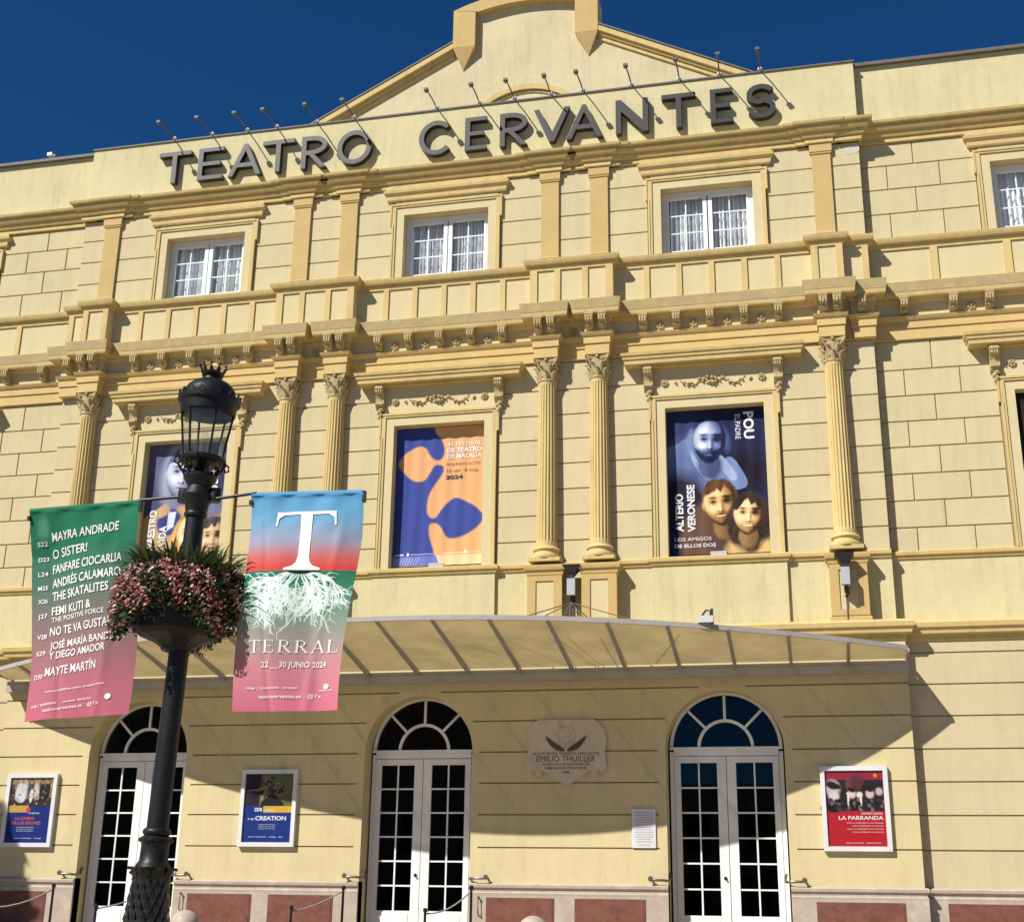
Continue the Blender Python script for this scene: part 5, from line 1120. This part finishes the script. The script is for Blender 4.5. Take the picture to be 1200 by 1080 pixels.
def decoR(mb, sf, lp):
    # big serif T: bar, bracketed serifs, stem and flared foot
    def poly(pts): mb.add([sf(x, -v) for x, v in pts], [tuple(range(len(pts)))])
    n = 12
    for i in range(14): a_, b_ = .245 + .53 * i / 14, .245 + .53 * (i + 1) / 14; poly([(a_, .098), (b_, .098), (b_, .112), (a_, .112)])
    for m_ in (lambda x: x, lambda x: 1.02 - x):
        for tri in (((.245, .112), (.31, .112), (.262, .128)), ((.245, .112), (.262, .128), (.252, .165)), ((.245, .112), (.252, .165), (.236, .165))): poly([(m_(x), v) for x, v in tri])
    st = [(.465, .112)] + [(.468 - 0 * i, .112 + .20 * i / n) for i in range(n)] + [(.462, .335), (.44, .352), (.38, .366), (.38, .372)]
    en = [(.68, .372), (.68, .366), (.62, .352), (.598, .335)] + [(.590, .31 - .20 * i / n) for i in range(n)] + [(.555, .112)]
    L_ = [(.460, .112), (.465, .18), (.467, .25), (.466, .31), (.455, .338), (.425, .355), (.36, .366), (.36, .376)]; R_ = [(.565, .112), (.567, .18), (.568, .25), (.570, .31), (.582, .338), (.612, .355), (.68, .366), (.68, .376)]
    for i in range(7): poly([L_[i], R_[i], R_[i + 1], L_[i + 1]])
    # TERRAL in a light roman
    def rom(ch, x, w, v, h):
        t, T_ = .008, .020; q = lambda X, Y: (x + X * w, v - Y * h)
        def bar(X0, X1, Y0, Y1): poly([q(X0, Y0), q(X1, Y0), q(X1, Y1), q(X0, Y1)])
        def ln_(a, b, ww): 
            d = ww / w / 2; poly([q(a[0] - d, a[1]), q(a[0] + d, a[1]), q(b[0] + d, b[1]), q(b[0] - d, b[1])])
        S_ = T_ / w; th = .07
        if ch == 'T': ln_((.5, 0), (.5, 1), T_); bar(0, 1, .94, 1); bar(.3, .7, 0, .04); bar(0, .06, .8, .94); bar(.94, 1, .8, .94)
        if ch in 'ERL': ln_((.2, 0), (.2, 1), T_); bar(.02, .4, 0, .04)
        if ch in 'ER': bar(.02, .3, .96, 1)
        if ch == 'L': bar(.02, .4, .96, 1); bar(.2, .95, 0, .05); bar(.9, .95, .05, .22)
        if ch == 'E': bar(.2, .9, 0, .05); bar(.2, .85, .95, 1); bar(.2, .7, .5, .55); bar(.85, .9, .05, .2); bar(.8, .85, .8, .95)
        if ch == 'R':
            pts = [(.2, .97)] + [(.42 + .3 * math.cos(a), .745 + .225 * math.sin(a)) for a in np.linspace(1.5, -1.5, 9)] + [(.2, .52)]
            for a, b in zip(pts[:-1], pts[1:]):
                d = .05; poly([q(a[0], a[1] - .03), q(a[0], a[1] + .03), q(b[0], b[1] + .03), q(b[0], b[1] - .03)]) if abs(a[0] - b[0]) > abs(a[1] - b[1]) else ln_(a, b, .014)
            ln_((.45, .52), (.9, .02), T_); bar(.8, 1.05, 0, .04)
        if ch == 'A': ln_((.12, 0), (.5, 1), t); ln_((.88, 0), (.5, 1), T_); bar(.25, .75, .32, .37); bar(0, .28, 0, .04); bar(.7, 1.02, 0, .04)
    x = .13
    for ch, w in (('T', .115), ('E', .11), ('R', .12), ('R', .12), ('A', .13), ('L', .11)): rom(ch, x, w, .748, .056); x += w + .024
    text_fit(mb, "22", sf, .26, .335, -.812, .026, .01); text_fit(mb, "30 JUNIO 2024", sf, .43, .85, -.812, .026, .012); poly([(.345, .816), (.415, .816), (.415, .819), (.345, .819)])
    text_fit(mb, "malaga  |  ayuntamiento   cervantes", sf, .12, .60, -.905, .012, .005); text_fit(mb, "andalucia", sf, .80, .93, -.915, .010, .0); text_fit(mb, "teatrocervantes.es    @ f x", sf, .24, .82, -.945, .017, .01)
    mb.add([sf(.865 + .03 * math.cos(a), -.895 + .012 * math.sin(a)) for a in np.linspace(0, 6.28, 9)[:-1]], [tuple(range(8))])
hbanner("blue, red and pink TERRAL banner with a rooted white T, right of the lamp post", (-4.815, 5.03), (-3.755, 5.0), (-4.80, 3.085), (-3.885, 3.09), -13.5, pR, decoR, 2.4, .03)

# ------------------------------------------------------------------ flower ring on the lamp
FB = (-5.40, -13.5, 3.75)
FL = thing("flower_basket", "black ring planter overflowing with pink flowers and grassy leaves on the lamp post", "flower basket", FB)
mb = MB(); mb.lathe([(.10, -.14), (.11, -.12), (.20, -.06), (.34, -.01), (.38, .03), (.43, .34), (.45, .36), (.43, .38), (.40, .37), (.15, .34), (.11, .34)], n=8, a0=.2, a1=.2 + 2 * math.pi); part("planter_bowl", mb, M['bowl'], FL)
mb = MB()
for k in range(8):
    a = k * math.pi / 4 + .2; mb.lathe([(0, -.012), (.012, 0), (0, .012)], (.39 * math.cos(a), .39 * math.sin(a), .045), 6)
mb.lathe([(.13, -.13), (.14, -.10), (.14, -.06), (.13, -.04)], n=16); part("bracket", mb, M['black'], FL, 40)
mb = MB(); mb.lathe([(.11, .33), (.48, .36)], n=16); part("soil", mb, M['soil'], FL)
def scatter(name, n, gen, kind='stuff'):
    V = []; F = []; Cc = []
    for i in range(n):
        vs, fs, col = gen(); b = len(V); V += vs; F += [tuple(j + b for j in f) for f in fs]; Cc += [(*col, 1)] * len(vs)
    me = bpy.data.meshes.new(name); me.from_pydata([tuple(v) for v in V], [], F); at = me.color_attributes.new('print', 'FLOAT_COLOR', 'POINT'); at.data.foreach_set('color', np.array(Cc, np.float32).ravel()); me.materials.append(M['plants'])
    o = link(name, me, FL); tag(o, kind=kind); return o
rf = random.Random(12)
def ringpt():
    a = rf.uniform(0, 2 * math.pi); b = rf.uniform(-1.1, 2.4)
    R = .41 + .04 * math.sin(3 * a + 1) + .03 * math.sin(7 * a); w = .18 + .03 * math.sin(5 * a)
    k = rf.uniform(.75, 1.06) ; x = R + w * math.cos(b) * k; z = .37 + .21 * math.sin(b) * k - (.16 + .14 * math.sin(3 * a + 2.6)) * max(0, math.cos(b)) * rf.random() * 1.4
    return Vector((x * math.cos(a), x * math.sin(a), z)), a
def leafq(p, sz, col):
    n = Vector((rf.gauss(0, 1), rf.gauss(0, 1), rf.gauss(.3, 1))).normalized(); u = n.orthogonal().normalized(); v = n.cross(u)
    return [p - u * sz, p + v * sz * .55, p + u * sz, p - v * sz * .55], [(0, 1, 2, 3)], col
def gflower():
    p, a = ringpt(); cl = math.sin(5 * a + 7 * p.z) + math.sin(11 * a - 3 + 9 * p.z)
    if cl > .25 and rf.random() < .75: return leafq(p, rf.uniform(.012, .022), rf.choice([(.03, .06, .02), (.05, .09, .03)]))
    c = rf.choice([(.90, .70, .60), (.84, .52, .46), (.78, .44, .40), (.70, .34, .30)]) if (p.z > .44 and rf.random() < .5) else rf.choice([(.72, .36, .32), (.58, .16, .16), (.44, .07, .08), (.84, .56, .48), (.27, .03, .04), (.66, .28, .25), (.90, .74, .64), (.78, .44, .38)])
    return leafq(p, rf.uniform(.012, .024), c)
def gleaf():
    p, a = ringpt(); p.x *= .95; p.y *= .95; p.z -= .04 * rf.random()
    return leafq(p, rf.uniform(.02, .035), rf.choice([(.02, .045, .015), (.035, .07, .02), (.05, .09, .03), (.015, .03, .012)]))
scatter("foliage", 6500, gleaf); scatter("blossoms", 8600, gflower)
def gblade():
    a = rf.uniform(0, 2 * math.pi); r = rf.uniform(.12, .40); an = a + rf.gauss(0, .5); ln_ = rf.uniform(.16, .40); w = rf.uniform(.007, .013); out = rf.uniform(.45, 1.15)
    base_ = Vector((r * math.cos(a), r * math.sin(a), .50)); d = Vector((math.cos(an), math.sin(an), 0)); s = Vector((-d.y, d.x, 0)); vs = []
    for i in range(6):
        t = i / 5; q = base_ + d * (ln_ * out * t) + Vector((0, 0, ln_ * (1.15 * t - .75 * out * t * t))); ww = w * (1 - t ** 2) + .001; vs += [q - s * ww, q + s * ww]
    g = rf.random(); return vs, [(2 * i, 2 * i + 1, 2 * i + 3, 2 * i + 2) for i in range(5)], (.04 + .12 * g * g, .07 + .15 * g * g, .02 + .04 * g)
scatter("grass_blades", 900, gblade)
FL.rotation_euler = (0, math.radians(1.75), 0)

# ------------------------------------------------------------------ stanchions, ropes, bollards
posts = [(-13.24, -2, 1.79, "rope post in front of the left-hand poster case"), (-11.93, -2.8, 1.47, "short rope post left of the lamp base"), (-8.02, -1.6, 1.82, "rope post left of the middle door"), (-5.70, -1.9, 1.845, "rope post right of the middle door"),
         (-6.30, -2.5, 1.485, "short rope post in front of the middle door"), (-8.62, -2.4, 1.495, "short rope post before the red marble panels"), (-11.15, -1.8, 1.88, "rope post just right of the lamp base")]
for x, y, top, lb in posts:
    t = thing("rope_post", "slim black " + lb, "rope post", (x, y, .96), "black rope posts along the theatre front"); h = top - .96
    mb = MB(); mb.lathe([(.14, 0), (.14, .02), (.03, .035), (.022, .06)], n=20); part("foot", mb, M['black'], t, 40)
    mb = MB(); mb.lathe([(.022, .05), (.022, h - .06)], n=12); part("post", mb, M['black'], t, 40)
    mb = MB(); mb.lathe([(.03, h - .06), (.035, h - .04), (.035, h - .02), (.028, h), (.0, h + .004)], n=12); mb.tube([(.03, 0, h - .04), (.05, 0, h - .06), (.04, 0, h - .09)], .006, 5); part("cap", mb, M['black'], t, 40)
M['rope'] = mat('grey_rope', (.25, .24, .23), .8)
def rope(a, b, sag, lb, m='rope'):
    a, b = Vector(a), Vector(b); pts = [a.lerp(b, t) - Vector((0, 0, sag * 4 * t * (1 - t))) for t in np.linspace(0, 1, 12)]
    mb = MB(); mb.tube(pts, .013, 6); tag(part("barrier_rope", mb, M[m], None, 60), lb, "rope", "ropes strung between the posts")
rope((-13.24, -2, 1.70), (-15.6, -2, 1.70), .32, "pale rope hanging left from the post by the left-hand poster case")
rope((-8.02, -1.6, 1.74), (-8.62, -2.4, 1.40), .05, "short rope beside the marble panels left of the middle door")
rope((-5.70, -1.9, 1.76), (-6.30, -2.5, 1.40), .10, "short rope crossing in front of the middle door")
rope((-11.15, -1.8, 1.80), (-11.93, -2.8, 1.39), .05, "short rope beside the lamp base")
for x, y, lb in ((-3.69, -6.5, "pale stone bollard with domed top before the red marble panels"), (-8.50, -6.5, "pale stone bollard with domed top just right of the lamp base")):
    mb = MB(); prf = [(.16, 0), (.16, .05), (.13, .08), (.12, .20), (.15, .23), (.17, .25)] + [(.20 * math.cos(a), .0 + .27 + .20 * math.sin(a)) for a in np.linspace(-.6, 1.5, 12)] + [(0, .47)]
    t = thing("stone_bollard", lb, "bollard", (x, y, .96), "stone bollards on the plaza")
    mb = MB(); mb.lathe([(.15, 0), (.15, .06), (.12, .09), (.11, .16), (.13, .20), (.10, .22)], n=24); part("bollard_base", mb, M['marble'], t, 40)
    top = 1.435 - .96 + .0
    mb = MB(); mb.lathe([(.20 * math.cos(a), top - .20 + .20 * math.sin(a)) for a in np.linspace(-1.2, 1.56, 18)], n=28); part("bollard_dome", mb, M['marble'], t, 60)
for x, s, lb in ((-5.93, 1, "small metal door stop hook on the plinth right of the middle door"), (-11.55, 1, "small metal door stop hook on the plinth behind the lamp base")):
    t = thing("door_hook", lb, "hook", (x, GY - .05, 1.55)); mb = MB(); mb.tube([(0, 0, .12), (0, -.05, .10), (.0, -.06, -.15), (0, 0, -.18)], .014, 6); mb.lathe([(0, -.02), (.025, 0), (0, .02)], (0, -.05, .12), 8); part("hook", mb, M['rail'], t, 60)

# ------------------------------------------------------------------ surroundings outside the frame (unseen houses added for the glass to reflect, and the tree whose shade falls on the corner)
t = thing("added_reflection_houses", "plain row of unseen houses, added across the plaza for the theatre glass to reflect", "house", (0, -48, 0))
mb = MB()
for x0, x1, h in ((-60, -34, 13), (-34, -12, 13.5), (-12, 9, 7.6), (9, 34, 12), (34, 60, 13)): mb.box(x0 + .01, x1 - .01, -12, 0, -.02, h)
part("wall", mb, M['opp'], t)
mb = MB()
for x0, x1, h in ((-60, -34, 13), (-34, -12, 13.5), (-12, 9, 7.6), (9, 34, 12), (34, 60, 13)):
    for i in range(6):
        for j in range(2): xx0 = x0 + 2 + (x1 - x0 - 3) * i / 6; mb.box(xx0, xx0 + 1.2, .0, .05, 1 + j * 3.1, 3.1 + j * 3.1)
tag(part("window", mb, M['dark'], t), kind='stuff')
TR_ = thing("shade_tree", "round-crowned plaza tree whose shadow falls on the left corner of the theatre", "tree", (-21.6, -6.0, .96))
mb = MB(); mb.tube([(0, 0, 0), (.1, 0, 2), (0, .1, 4), (.1, 0, 7.0)], [.28, .22, .18, .08], 10)
for k in range(7): a = k * .9; mb.tube([(.05, 0, 3.5 + .3 * k), (1.3 * math.cos(a), 1.3 * math.sin(a), 5.5 + .3 * k)], [.09, .03], 6)
part("trunk", mb, M['bark'], TR_, 60)
V = []; F = []; Cc = []
for i in range(9000):
    u = Vector((rf.gauss(0, 1), rf.gauss(0, 1), rf.gauss(0, 1))).normalized() * (rf.random() ** .45); p = Vector((u.x * 2.3, u.y * 2.3, 7.4 + u.z * 2.5)); vs, fs, col = leafq(p, rf.uniform(.17, .27), rf.choice([(.03, .07, .02), (.05, .1, .03), (.07, .12, .04)]))
    b = len(V); V += vs; F += [tuple(j + b for j in f) for f in fs]; Cc += [(*col, 1)] * 4
me = bpy.data.meshes.new("crown"); me.from_pydata([tuple(v) for v in V], [], F); at = me.color_attributes.new('print', 'FLOAT_COLOR', 'POINT'); at.data.foreach_set('color', np.array(Cc, np.float32).ravel()); me.materials.append(M['plants']); link("crown", me, TR_)
